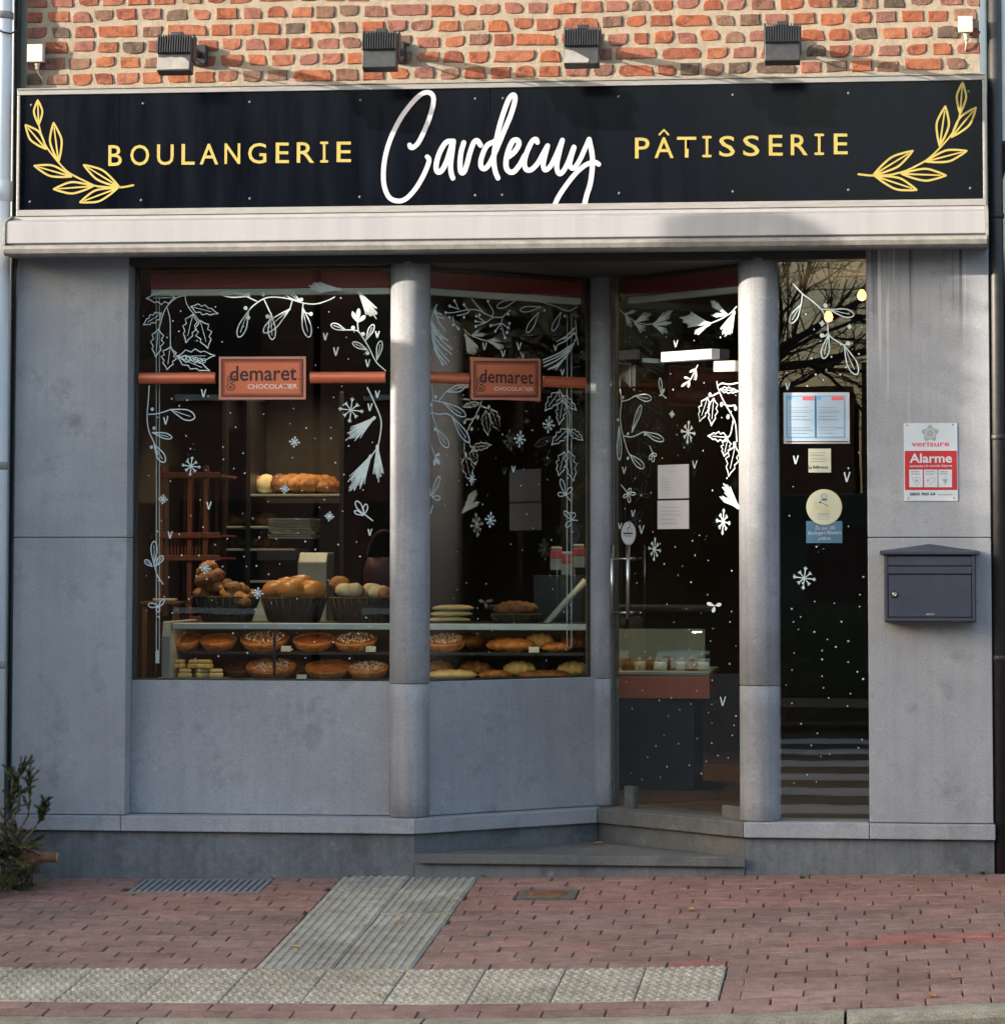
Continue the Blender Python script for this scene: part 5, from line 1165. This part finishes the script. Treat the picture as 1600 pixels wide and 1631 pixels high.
# wicker baskets with bread on the case top
def basket(lab, c, r0, r1, h, sy=.72):
    b = thing('wicker_basket', lab, 'basket', c, group='wicker baskets on the display case'); prof = [(r0*.9, 0)]
    rows = 9
    for i in range(rows):
        t = i/rows; r = r0+(r1-r0)*t; prof += [(r, h*t), (r+.004, h*(t+.5/rows)), (r, h*(t+.95/rows))]
    prof += [(r1+.006, h), (r1+.004, h+.008), (r1-.006, h+.006), (r1-.012, h*.6), (r0*.8, .012)]
    M().lathe(prof, (0, 0, 0), 40, 1, sy).build('weave', 'wicker', b)
    for k in range(28):
        t = 2*math.pi*k/28; st = M().tube([((r0+.004)*math.cos(t), (r0+.004)*math.sin(t)*sy, .004), ((r1+.004)*math.cos(t), (r1+.004)*math.sin(t)*sy, h)], .0035, 5); st.build('stake', 'wicker', b)
    return b
TZ = 1.0842
def bx(px_): return at(px_, 985, 1.26).x
basket('wicker basket heaped with croissants beside the red rack', (bx(362), 1.26, TZ), .112, .152, .115)
rs = random.Random(5)
for i in range(9):
    t = i/9; bread('croissant', 'croissant heaped in the wicker basket beside the red rack', 'crust_dark' if i % 2 else 'crust', (bx(362)+(-.10, -.03, .04, .10, -.08, -.01, .05, -.07, -.10)[i], 1.26+rs.uniform(-.06, .06), TZ+(.09, .09, .085, .08, .135, .13, .12, .18, .215)[i]), .17, .085, .072, rs.uniform(-1.2, 1.2), 'croissants in the basket', 4, rs.uniform(-.4, .4), 'croissant', i)
basket('wicker basket of round brown buns between two other baskets', (bx(468), 1.26, TZ), .118, .155, .110)
for i, (dx, dy, dz) in enumerate(((-.085, .0, .075), (.0, -.05, .078), (.088, -.01, .075), (.02, .06, .10), (-.04, .04, .09))):
    bread('round_bun', 'shiny round brown bun in the middle wicker basket', 'bun', (bx(468)+dx, 1.26+dy, TZ+dz+.022), .146, .138, .108, i, 'buns in the basket', 0, 0, 'bun', i)
basket('wicker basket of pale rolls beside the stone column', (bx(578), 1.26, TZ), .128, .165, .112)
for i in range(7):
    bread('bread_roll', 'small pale roll in the basket beside the stone column', 'pale_bread' if i % 3 else 'crust', (bx(578)-.12+.04*i, 1.26+rs.uniform(-.05, .05), TZ+.098+(.05 if i == 0 else rs.uniform(0, .02))), .105, .088, .074, rs.uniform(0, 3), 'rolls in the basket', 0, 0, 'roll', i)
for i in range(3): bread('flat_loaf', 'flat yellow loaf stacked behind the column', 'pastry', (at(716, 975, 1.25).x+.008*i, 1.25, TZ+.028*i), .20, .13, .03, .1*i, 'flat loaves', 0, 0, 'loaf', i)
bk = basket('low pale lined basket holding one dark loaf', (at(822, 975, 1.3).x, 1.3, TZ), .10, .118, .035)
bread('dark_loaf', 'dark brown loaf in the low basket behind the slanted window', 'crust_dark', (at(822, 975, 1.3).x, 1.3, TZ+.03), .22, .12, .075, 0, None, 6, 0, 'loaf', 9)
for i, (px_, py_) in enumerate(((886, 908), (903, 916), (921, 904))):
    q = at(px_, py_, 1.7); bg_ = thing('bread_bag', 'red and white printed bag standing behind the slanted window', 'bag', (q.x, 1.7, q.z), .1*i, 'printed bags')
    M().box(-.028, .028, -.03, .03, 0, .055).build('body', 'wrap', bg_, bevel=.004); M().box(-.0285, .0285, -.0305, .0305, .056, .095).build('print_band', 'paper_red', bg_, bevel=.004); M().box(-.026, .026, -.028, .028, .096, .115).build('closure', 'wrap', bg_, bevel=.008)
cst = thing('side_counter', 'dark service counter at the back carrying printed bags', 'counter', (.45, 1.8, .2405)); q = at(900, 916, 1.7); W(M().box(q.x-.14, q.x+.10, 1.55, 1.95, .2465, q.z-.001), 'body', 'case_dark', cst, .004)
# rear bread shelves
sh = thing('bread_shelf', 'dark bread shelving unit with loaves against the back of the shop', 'shelf', (at(460, 900, 2.6).x, 2.6, .2405))
sx0, sx1 = at(358, 800, 2.5).x, at(545, 800, 2.5).x
for x in (sx0, sx1, at(396, 800, 2.5).x): W(M().box(x-.012, x+.012, 2.48, 2.92, .2407, 2.25), 'upright', 'case_dark', sh, .002)
SHZ = []
for (py_, a, b) in ((787, 396, 545), (838, 358, 442), (874, 358, 470), (925, 396, 545)):
    z = at(450, py_, 2.5).z; SHZ.append(z); W(M().box(at(a, 800, 2.5).x, at(b, 800, 2.5).x, 2.49, 2.9, z-.012, z), 'shelf_board', 'machine_grey', sh, .002)
W(M().box(sx0, sx1, 2.921, 2.94, .2407, 2.25), 'back_panel', 'dark_frame', sh)
for i, (px_, mt, L) in enumerate(((405, 'crust_dark', .10), (424, 'pale_bread', .13), (446, 'crust_dark', .12), (468, 'crust', .30), (488, 'crust', .32), (508, 'crust', .32), (524, 'crust_dark', .22))):
    bread('shelf_loaf', 'floury pale loaf on the top back shelf' if mt == 'pale_bread' else 'golden brown loaf lying on the top back shelf', mt, (at(px_, 780, 2.68).x, 2.68, SHZ[0]), L, .10, .11 if i < 6 else .08, R(62), 'loaves on the top back shelf', 5, 0, 'loaf', i)
for i, px_ in enumerate((375, 398, 424)): bread('shelf_loaf', 'brown loaf on the second back shelf', 'crust_dark' if i < 2 else 'crust', (at(px_, 830, 2.6).x, 2.6, SHZ[1]), .14, .11, .07, .2*i, 'loaves on the second back shelf', 3, 0, 'loaf', i)
for i, px_ in enumerate((378, 402, 426)): bread('shelf_loaf', 'dark loaf on the third back shelf', 'crust_dark', (at(px_, 868, 2.6).x, 2.6, SHZ[2]), .14, .11, .06, .1*i, 'loaves on the third back shelf', 3, 0, 'loaf', i)
pst = thing('paper_stack', 'stack of pale wrapping paper beside the bread shelves', 'paper stack', (at(468, 858, 2.3).x, 2.3, at(468, 858, 2.3).z))
for i in range(9): M().box(-.11, .11, -.10, .10, i*.0115, i*.0115+.009).build('paper_bundle', 'wrap', pst, bevel=.001); pst.children[-1].rotation_euler = (0, 0, random.uniform(-.12, .12))
sl = thing('bread_slicer', 'grey green bread slicing machine behind the buns', 'machine', (at(478, 985, 2.0).x, 2.0, .2405)); zc = at(478, 880, 2.0).z; z9 = at(478, 985, 2.0).z
xa, xb = at(402, 900, 2.0).x, at(520, 900, 2.0).x
W(M().prism([(xa, 2.0), (xb, 2.0), (xb, 2.22), (xa, 2.22)], .2407, z9+.10), 'base', 'machine_grey', sl, .006)
W(M().extr_x([(2.0, z9+.101), (2.22, z9+.101), (2.22, zc), (2.05, zc), (2.0, zc-.05)], at(474, 900, 2.0).x, xb), 'hood', 'case_panel', sl, .006)
W(M().box(at(408, 880, 2.0).x, at(470, 880, 2.0).x, 2.02, 2.2, at(440, 893, 2.0).z, at(440, 876, 2.0).z), 'tray', 'case_dark', sl, .003)
# red wooden rack
rk = thing('red_rack', 'red brown wooden rack with wicker crates behind the long window', 'rack', (at(300, 990, 1.9).x, 1.9, .2405)); rx = lambda p: at(p, 850, 1.9).x
zt = at(300, 742, 1.9).z
for p_ in (257, 303, 328): W(M().box(rx(p_)-.012, rx(p_)+.012, 1.88, 1.91, .2407, zt), 'post', 'red_wood', rk, .002)
for y_ in (756, 852, 888, 985): z = at(300, y_, 1.9).z; W(M().box(rx(250), rx(352), 1.912, 2.28, z-.012, z), 'shelf_board', 'red_wood', rk, .002); W(M().box(rx(250), rx(352), 1.87, 1.8795, z-.016, z+.012), 'rail', 'red_wood', rk, .002)
for k in range(13): W(M().box(rx(262+k*5.6)-.0035, rx(262+k*5.6)+.0035, 1.90, 1.906, at(300, 886, 1.9).z, at(300, 854, 1.9).z), 'slat', 'red_wood', rk)
for k in range(6): W(M().box(rx(268+k*13)-.006, rx(268+k*13)+.006, 2.27, 2.28, .5, zt-.05), 'slat', 'red_wood', rk)
for i in range(6): bread('rack_loaf', 'dark loaf standing in the red rack', 'crust_dark', (rx(268+i*12), 2.1, at(300, 888, 1.9).z+.002), .10, .09, .12, .3*i, 'loaves in the red rack', 2, 0, 'loaf', i)
ck = thing('folded_cloth', 'folded pale cloth hanging beside the red rack', 'cloth', (at(262, 975, 1.75).x, 1.75, at(262, 975, 1.75).z)); M().box(-.055, .06, -.03, .03, .055, .068).build('fold', 'wrap', ck, bevel=.004); M().box(.045, .062, -.028, .028, -.06, .054).build('flap', 'wrap', ck, bevel=.003)
ckt = thing('cloth_stool', 'small wooden stool under the pale cloth', 'stool', (at(262, 975, 1.75).x, 1.75, .2405))
pb = thing('pink_bag', 'magenta bag with round handle beside the stone column', 'bag', (at(612, 950, 1.6).x, 1.6, at(606, 950, 1.6).z)); M().lathe([(.07, 0), (.10, .05), (.105, .12), (.085, .19)], (0, 0, 0), 16, 1, .6).build('body', 'magenta', pb); M().tube([(.085*math.cos(t), 0, .18+.14*math.sin(t)) for t in [math.pi*i/12 for i in range(13)]], .008, 8).build('handle', 'magenta', pb)
pbt = thing('bag_table', 'small dark table under the magenta bag', 'table', (at(606, 950, 1.6).x, 1.6, .2405)); z = at(606, 950, 1.6).z-.001
W(M().box(pbt.location.x-.16, pbt.location.x+.16, 1.45, 1.75, z-.03, z), 'top', 'case_dark', pbt, .004)
for sx in (-.13, .13):
    for sy in (1.48, 1.72): W(M().box(pbt.location.x+sx-.015, pbt.location.x+sx+.015, sy-.015, sy+.015, .2407, z-.031), 'leg', 'case_dark', pbt)
ckt_z = at(262, 975, 1.75).z-.062
W(M().box(ckt.location.x-.10, ckt.location.x+.10, 1.65, 1.85, ckt_z+.10, ckt_z+.116), 'seat', 'oak', ckt, .003)
for sx in (-.08, .08):
    for sy in (1.67, 1.83): W(M().box(ckt.location.x+sx-.012, ckt.location.x+sx+.012, sy-.012, sy+.012, .2407, ckt_z+.0995), 'leg', 'oak', ckt)
# pastry counter seen through the door
pc = thing('pastry_counter', 'glazed cake counter with a copper front panel behind the door', 'counter', (.3, 2.4, .2465)); X0_, X1_ = -.35, at(1130, 1090, 2.0).x
W(M().box(X0_, X1_-.08, 2.06, 2.8, .2465, at(1060, 1114, 2.0).z), 'base', 'case_dark', pc, .004)
W(M().box(X0_, X1_, 2.0, 2.8, at(1060, 1113, 2.0).z, at(1060, 1077, 2.0).z), 'front_panel', 'copper_paint', pc, .003)
zt = at(1060, 1076, 2.0).z
W(M().box(X0_, X1_, 2.0, 2.8, zt, zt+.018), 'deck', 'machine_grey', pc, .003)
W(M().box(X0_, X1_-.05, 2.45, 2.47, zt+.019, zt+.22), 'rear_panel', 'cream', pc)
gp = [(2.0+.30*(1-math.cos(t)), zt+.02+.30*math.sin(t)) for t in [math.pi/2*i/8 for i in range(9)]]; gm = M()
for x in (X0_, X1_): gm.v += [(x, a, b) for a, b in gp]
gm.f = [(i, 9+i, 10+i, i+1) for i in range(8)]; gm.sm = [True]*8; W(gm, 'curved_glass', 'glass', pc)
W(M().box(X0_, X1_, 2.30, 2.80, zt+.322, zt+.338), 'top', 'case_dark', pc, .003)
for i in range(8):
    px_ = 1000+i*17; c = (at(px_, 1060, 2.2).x, 2.2+random.uniform(-.05, .06), zt+.0185); k = thing('cream_cake', 'small cream cake with fruit in the glazed counter', 'cake', c, group='cakes in the glazed counter')
    M().lathe([(.034, 0), (.034, .035), (.030, .042), (.004, .044)], (0, 0, 0), 14).build('sponge', 'cream' if i % 2 else 'crust', k); M().lathe([(.012, .043), (.014, .052), (.006, .064), (.001, .066)], (0, 0, 0), 10).build('topping', 'fruit' if i % 3 == 0 else 'flour', k)
# lamps
def downlight(px_, py_, lab, e, target=None):
    q = at_z(px_, py_, 2.739); r = thing('downlight', lab, 'downlight', (q.x, q.y, 2.7395), group='small ceiling downlights')
    M().lathe([(.040, -.004), (.046, -.002), (.046, .0005), (.030, .0005), (.030, -.003)], (0, 0, 0), 18).build('ring', 'steel', r)
    M().lathe([(.028, -.0035), (.028, -.0020)], (0, 0, 0), 18).build('lamp', 'downlight_glow', r)
    ld = bpy.data.lights.new('downlight_beam', 'SPOT'); ld.energy = e; ld.color = (1, .72, .42); ld.spot_size = R(100); ld.spot_blend = .8; ld.shadow_soft_size = .03
    lo = bpy.data.objects.new('downlight_beam', ld); COL.objects.link(lo); lo.parent = r; lo.location = (0, 0, -.02); return r
downlight(262, 437, 'lit ceiling downlight above the holly corner of the long window', 22)
downlight(894, 493, 'lit ceiling downlight seen above the slanted window plaque', 14)
downlight(919, 505, 'lit ceiling downlight farther back beside the inner column', 14)
cl_ = downlight(1060, 480, 'added ceiling light brightening the cake counter', 14); cl_.location = (.62, 1.75, 2.7395)  # unseen lamp added to brighten the cake counter
sp_ = downlight(470, 470, 'added ceiling light brightening the back bread shelves', 20); sp_.location = (at(470, 740, 2.45).x, 2.35, 2.7395)  # unseen lamp added to brighten the loaves at the back
for (px_, py_, Y, lab) in ((1319, 504, 1.9, 'glowing amber pendant bulb in the narrow window middle'), (1372, 470, 1.5, 'glowing amber pendant bulb at the pillar side of the narrow window')):
    q = at(px_, py_, Y); r = thing('pendant_bulb', lab, 'pendant lamp', q, group='amber pendant bulbs')
    M().lathe([(.004, -.026), (.016, -.020), (.022, -.004), (.018, .012), (.009, .026)], (0, 0, 0), 14).build('bulb', 'bulb_glow', r)
    M().lathe([(.010, .0262), (.012, .03), (.012, .055), (.005, .06)], (0, 0, 0), 12).build('socket', 'black_metal', r)
    M().tube([(0, 0, .06), (0, 0, 2.74-q.z)], .003, 6).build('cord', 'black_metal', r)
    ld = bpy.data.lights.new('bulb_light', 'POINT'); ld.energy = .5; ld.color = (1, .62, .28); ld.shadow_soft_size = .03; lo = bpy.data.objects.new('bulb_light', ld); COL.objects.link(lo); lo.parent = r; lo.location = (0, 0, -.05)
# ------------------------------------------------------------------ small things on the pavement
gt = thing('drain_grate', 'grey ribbed metal grate set in the pavement against the plinth', 'grate', (-1.29, -.19, ground(-1.29, -.19)))
def on_ground(mbld, x, y, lift=0.0):
    mt = gmat(x, y, lift); mbld.v = [tuple(mt @ Vector(v)) for v in mbld.v]; return mbld
W(on_ground(M().box(-.285, .285, -.185, .150, -.03, -.008), -1.29, -.19), 'well', 'mail_dark', gt)
for k in range(19):
    x = -.276+k*.0307; W(on_ground(M().box(x-.0095, x+.0095, -.178, .143, -.0079, .003), -1.29, -.19), 'bar', 'iron', gt)
for k in range(2): y = -.1845+k*.3285; W(on_ground(M().box(-.286, .286, y-.006, y+.006, -.0079, .0035), -1.29, -.19), 'frame', 'iron', gt)
cv = thing('utility_cover', 'small rusty utility cover among the red pavers', 'cover', (.242, -.42, ground(.242, -.42)))
W(on_ground(M().box(-.125, .125, -.10, .10, -.03, .002), .242, -.42), 'frame', 'cover_frame', cv, .003)
ob = M().lathe([(.085, -.01), (.085, .0035), (.07, .0050), (.03, .0042), (.004, .0042)], (0, 0, 0), 22, 1, .82); W(on_ground(ob, .242, -.42), 'lid', 'rust', cv)
for i, (px_, py_, lab) in enumerate(((635, 1474, 'dry leaf lying on the ribbed tactile paving'), (470, 1512, 'dry leaf near the lower end of the ribbed paving'), (1515, 1560, 'brown leaf on the pavers near the kerb at the far side'), (770, 1398, 'brown leaf against the entrance step'), (952, 1334, 'yellow leaf in the inner corner of the step'), (1100, 1452, 'small leaf scrap on the pavers before the door'), (1482, 1590, 'orange leaf scrap on the pavers next to the kerb'), (605, 1590, 'dark leaf on the studded tiles'), (435, 1400, 'brown leaf at the corner of the metal grate'))):
    v = ray(px_, py_); lo_, hi_ = 5.0, 20.0
    for _ in range(50):
        mid = (lo_+hi_)/2; pp = CAM+v*mid
        if pp.z > ground(pp.x, pp.y): lo_ = mid
        else: hi_ = mid
    pp = CAM+v*lo_; z_ = pp.z
    if i == 4: pp = at(px_, py_, .50); z_ = .105
    lf = M(); n = 7; L = random.uniform(.022, .042); vs = []
    for k in range(n):
        t = k/(n-1); w2 = .38*L*math.sin(math.pi*min(1, t*.97+.02)); vs += [(L*(t-.5)*1.6, w2, .004+.007*math.sin(3*t)), (L*(t-.5)*1.6, 0, .002+.004*t), (L*(t-.5)*1.6, -w2, .005+.006*t)]
    lf.add(vs, [(3*k, 3*k+1, 3*k+4, 3*k+3) for k in range(n-1)]+[(3*k+1, 3*k+2, 3*k+5, 3*k+4) for k in range(n-1)], True)
    o = lf.build('fallen_leaf', 'dead_leaf'); o.location = (pp.x, pp.y, z_+.004); o.rotation_euler = (random.uniform(-.2, .2), random.uniform(-.2, .2), random.uniform(0, 6)); tag(o, lab, 'leaf', 'fallen leaves on the pavement')
for (px_, Y, lab) in ((552, -.012, 'small green weed at the plinth beside the ribbed paving'), (1565, -.02, 'green weed at the foot of the mailbox pillar'), (1278, -.09, 'tiny green weed between the pavers below the narrow window')):
    x = at(px_, 1395, Y).x; wd = thing('weed', lab, 'weed', (x, Y, ground(x, Y)-.003), group='weeds at the plinth'); lv = M()
    for k in range(16):
        a = random.uniform(0, 6.28); L = random.uniform(.015, .035); d = Vector((math.cos(a), math.sin(a)*.7-.25, random.uniform(.3, 1.0))).normalized(); u = d.cross(Vector((0, 0, 1))).normalized()*.004
        lv.add([Vector((0, 0, 0)), d*L*.55+u, d*L, d*L*.55-u], [(0, 1, 2, 3)])
    lv.build('leaves', 'weed_green', wd)
# discarded fir tree
fir = thing('discarded_fir_tree', 'cut fir tree lying on its side against the pillar and downpipe', 'fir tree', (-2.35, -.30, ground(-2.35, -.30)))
e_ = at(91, 1366, -.26); s_ = Vector((-3.25, -.36, e_.z+.02)); tv = (Vector(e_)-s_)
tk = W(M().tube([s_, s_+tv*.5+Vector((0, 0, .01)), e_], [.034, .028, .0225], 12), 'trunk', 'bark', fir)
W(M().tube([Vector(e_)-tv.normalized()*.001, Vector(e_)+tv.normalized()*.002], .0215, 12), 'cut_end', 'cut_wood', fir)
tw = M(); nd = M(); nd2 = M(); rs = random.Random(11)
def needles(p0, p1, n, L, mb_):
    d = (p1-p0).normalized()
    for _ in range(n):
        p = p0.lerp(p1, rs.random()); a = Vector((rs.gauss(0, 1), rs.gauss(0, 1), rs.gauss(0, 1))); a = (a-d*a.dot(d)).normalized(); e = (a*.75+d*.7).normalized()*L*rs.uniform(.7, 1.2); u = e.cross(a if abs(e.dot(a)) < .99*e.length else d).normalized()*.0011
        mb_.add([p-u, p+u, p+e], [(0, 1, 2)])
def twig(p0, d, L, lvl, r):
    pts = [p0]; p = p0.copy(); dd = d.copy(); k = 5
    for i in range(k):
        dd = (dd+Vector((rs.gauss(0, .12), rs.gauss(0, .12), rs.gauss(0, .10)-.03))).normalized(); p = p+dd*L/k; p.y = min(p.y, -.045); p.z = max(p.z, ground(p.x, p.y)+.012); pts.append(p.copy())
    tw.tube(pts, [r*(1-.8*i/k) for i in range(k+1)], 4)
    mb_ = nd2 if rs.random() < .28 else nd
    for a, b in zip(pts[:-1], pts[1:]):
        if lvl > 0 or rs.random() < .6: needles(a, b, int(34*L/.1*.7)+10, .015, mb_)
        if lvl < 2:
            for s in (1, -1):
                if rs.random() < .62:
                    ax = Vector((rs.gauss(0, .4), rs.gauss(0, .4), 1)).normalized(); t2 = (Matrix.Rotation(s*rs.uniform(.5, 1.0), 3, ax) @ dd).normalized(); twig(b, t2, L*rs.uniform(.38, .6), lvl+1, r*.55)
for i in range(60):
    t = rs.uniform(.30, .97); p = s_+tv*t; a = rs.uniform(0, 2*math.pi); d = (Vector((-.55, 0, 0))+Vector((0, math.cos(a)*.75-.25, math.sin(a)*.6))).normalized()
    if i < 13: d = Vector((rs.uniform(-.9, -.1), rs.uniform(-.35, .1), rs.uniform(.1, .45))).normalized()
    twig(p, d, rs.uniform(.14, .26), 0, .0045)
for (x_, y_, L) in ((45, 1300, .12), (30, 1290, .14), (55, 1320, .10), (15, 1300, .16)):
    p = at(x_, y_, -.24); b0 = s_+tv*(.70+.06*(x_/20)); tw.tube([b0, b0.lerp(Vector(p), .5)+Vector((0, -.02, .01)), p], [.0055, .0048, .004], 5); needles(b0.lerp(Vector(p), .35), Vector(p), 60, .014, nd); twig(Vector(p), Vector((rs.uniform(.1, .6), -.05, rs.uniform(.45, .9))).normalized(), L, 0, .004)
W(tw, 'twigs', 'bark', fir); o = W(nd, 'needles', 'needle', fir); tag(o, kind='stuff'); o = W(nd2, 'dry_needles', 'needle_dry', fir); tag(o, kind='stuff')
# ------------------------------------------------------------------ across the street (mirrored in the glass, and what shades the pavement)
def house(x0, x1, y, zt, lab, wall, storeys=2, roofh=2.2):
    r = thing('street_house', lab, 'building', ((x0+x1)/2, y, -.22), group='houses across the street'); z0 = -.22
    W(M().box(x0, x1, y-8, y, z0, zt), 'wall', wall, r)
    if roofh > 0: rm = M(); rm.v = [(x0, y+.25, zt+.001), (x1, y+.25, zt+.001), (x1, y-4, zt+roofh), (x0, y-4, zt+roofh), (x0, y-8.25, zt+.001), (x1, y-8.25, zt+.001)]; rm.f = [(0, 1, 2, 3), (3, 2, 5, 4), (0, 3, 4), (1, 5, 2), (0, 4, 5, 1)]; rm.sm = [False]*5; W(rm, 'roof', 'roof_tile', r)
    n = max(2, int((x1-x0)/2.2))
    for s in range(storeys):
        for i in range(n):
            xc = x0+(x1-x0)*(i+.5)/n; zb_ = z0+.95+s*2.9
            if zb_+1.5 > zt: continue
            if s == 0 and i == n//2: d = W(M().box(xc-.5, xc+.5, y, y+.04, z0, z0+2.15), 'door', 'dark_frame', r); continue
            wn = W(M().box(xc-.55, xc+.55, y, y+.03, zb_, zb_+1.45), 'window', 'house_glass', r); W(M().box(xc-.62, xc+.62, y, y+.10, zb_-.08, zb_-.001), 'sill', 'house_white', r)
    return r
house(-32.9, -24, -30, 7.0, 'cream rendered house in the street row', 'house_render'); house(-23.9, -14, -30, 6.4, 'wide red brick house in the street row', 'house_brick'); house(-13.9, -6.2, -30, 6.9, 'brown brick house opposite the long window', 'house_brick'); house(-6.1, -1.2, -30, 6.2, 'narrow brown house opposite the slanted window', 'house_brick')
house(-1.1, 1.1, -31, 3.75, 'low flat roofed garage opposite the narrow window', 'house_brick', 1, 0); house(1.2, 14, -33, 4.2, 'long low brick workshop across the street', 'house_brick', 1, 0); house(18, 34, -28, 8.0, 'tall brick house beyond the workshop', 'house_brick'); house(34.1, 52, -28, 8.6, 'wide brown house two doors past the workshop', 'house_brick', 3); house(52.1, 75, -28, 9.2, 'long dark terrace house down the street', 'house_brick', 3); house(75.1, 120, -28, 10.5, 'last long brick terrace at the street end', 'house_brick', 3)
tb_ = thing('added_shade_tower', 'tall pale block out of view, added to shade the pavement', 'building', (-75, -36, -.22)); W(M().box(-130, -48, -46, -30.05, -.22, 16.62), 'wall', 'house_render', tb_)  # unseen block, height set so its roofline shades pavement and lower facade
for s in range(5):
    for i in range(20): W(M().box(-128+i*4.0, -126+i*4.0, -30.05, -30, 1.2+s*3.2, 2.8+s*3.2), 'window', 'house_glass', tb_)  # windows of the added shade block
def bare_tree(x, y, h, seed, lab):
    rs = random.Random(seed); r = thing('bare_tree', lab, 'tree', (x, y, -.22), group='bare trees across the street'); tr_ = M(); br = M()
    def grow(p, d, L, rad, lvl, mb_):
        k = 4; pts = [p]; q = p.copy(); dd = d.copy()
        for i in range(k): dd = (dd+Vector((rs.gauss(0, .13), rs.gauss(0, .13), rs.gauss(.02, .10)))).normalized(); q = q+dd*L/k; pts.append(q.copy())
        mb_.tube(pts, [rad*(1-.45*i/k) for i in range(k+1)], 8 if lvl == 0 else (5 if lvl < 3 else 3), False)
        if lvl >= 4: return
        for i in range(1, k+1):
            nb_ = 1 if lvl == 0 and i < 3 else (2 if lvl < 4 else rs.choice((1, 2)))
            if lvl == 0 and i < 2: continue
            for _ in range(nb_):
                ax = Vector((rs.gauss(0, 1), rs.gauss(0, 1), rs.gauss(0, .5))).normalized(); nd_ = (Matrix.Rotation(rs.uniform(.4, 1.05), 3, ax) @ dd).normalized(); nd_.z = max(nd_.z, -.35)
                grow(pts[i], nd_.normalized(), L*rs.uniform(.5, .72), rad*(1-.45*i/k)*rs.uniform(.45, .65), lvl+1, br)
    grow(Vector((0, 0, 0)), Vector((0, 0, 1)), h*.42, h*.017, 0, tr_)
    tr_.build('trunk', 'tree_bark', r); br.build('crown', 'tree_bark', r); return r
bare_tree(-.9, -24.0, 9.5, 3, 'bare branched tree mirrored in the narrow window'); bare_tree(2.4, -26.0, 9.0, 8, 'second bare tree beside the workshop'); bare_tree(-9.5, -25.0, 9.0, 21, 'bare tree opposite the long window')
# parked van opposite
vn = thing('parked_van', 'dark green van parked across the street', 'van', (1.0, -20.2, -.22-.14))
def vs_(x, prof): return [(x, a, b) for a, b in prof]
m = M(); prof = [(-.92, .35), (.92, .35), (.95, .95), (.90, 1.25), (.78, 2.25), (.60, 2.42), (-.60, 2.42), (-.78, 2.25), (-.90, 1.25), (-.95, .95)]
secs = [(-2.45, .86), (-2.35, .98), (-1.2, 1.0), (.9, 1.0), (1.35, .97)]
vs = []
for x, k in secs: vs += [(x, a*k, .35+(b-.35)*k) for a, b in prof]
vs += [(2.0, a*.95, .35+(b-.35)*(.42 if b > 1.3 else .85)) for a, b in prof]; vs += [(2.5, a*.86, .38+(b-.35)*(.34 if b > 1.3 else .68)) for a, b in prof]
k = len(prof); ns = 7; m.add(vs, [(i*k+j, i*k+(j+1) % k, (i+1)*k+(j+1) % k, (i+1)*k+j) for i in range(ns-1) for j in range(k)]+[tuple(range(k))[::-1], tuple(range((ns-1)*k, ns*k))], True)
m.build('body', 'van_paint', vn, bevel=.02)
for sy in (1, -1): m = M(); m.add([(-.2, sy*.905, 1.32), (1.25, sy*.905, 1.32), (1.0, sy*.815, 2.1), (-.2, sy*.815, 2.1)], [(0, 1, 2, 3)]); m.build('side_window', 'house_glass', vn)
m = M(); m.add([(1.42, -.78, 1.33), (1.42, .78, 1.33), (1.36, .68, 2.15), (1.36, -.68, 2.15)], [(0, 1, 2, 3)]); m.build('windscreen', 'house_glass', vn)
for x in (-1.5, 1.55):
    for sy in (1, -1):
        wm = M().lathe([(.20, -.10), (.31, -.10), (.33, -.05), (.33, .05), (.31, .10), (.20, .10)], (0, 0, 0), 20); wm.v = [(x+a, sy*.84+c*.9, .33+b) for a, b, c in wm.v]; wo = wm.build('wheel', 'tyre', vn)
# unseen evergreen shape, added so its shadow falls over the mailbox pillar
tt = 2.15; ex, ey = 1.12-2.20*tt, -.23-tt
ev = thing('added_shade_evergreen', 'narrow round topped evergreen shape added to shade the mailbox pillar', 'evergreen', (ex, ey, ground(ex, ey)+.001)); et = 2.885+.50*tt-ground(ex, ey); lv = M(); rs = random.Random(4)
M().lathe([(.17, 0), (.20, .36), (.21, .40), (.18, .40), (.17, .34), (.01, .34)], (0, 0, 0), 20).build('added_evergreen_pot', 'iron', ev); M().tube([(0, 0, .3), (0, 0, et-.2)], [.03, .012], 8).build('trunk', 'tree_bark', ev)  # pot and trunk of the added evergreen
for _ in range(20000):
    z = .42+(et-.42)*rs.random(); top_ = et-z; rad = min(.175, math.sqrt(max(0, 2*.178*top_-top_*top_)) if top_ < .178 else .175)*math.sqrt(rs.uniform(.1, 1)); a = rs.uniform(0, 6.28)
    p = Vector((rad*math.cos(a), rad*math.sin(a), z)); d = Vector((rs.gauss(0, 1), rs.gauss(0, 1), rs.gauss(.5, 1))).normalized()*.034; u = d.cross(Vector((rs.gauss(0, 1), rs.gauss(0, 1), rs.gauss(0, 1)))).normalized()*.012
    lv.add([p-u, p+u, p+d], [(0, 1, 2)])
tag(lv.build('crown', 'needle', ev))  # crown of the added evergreen
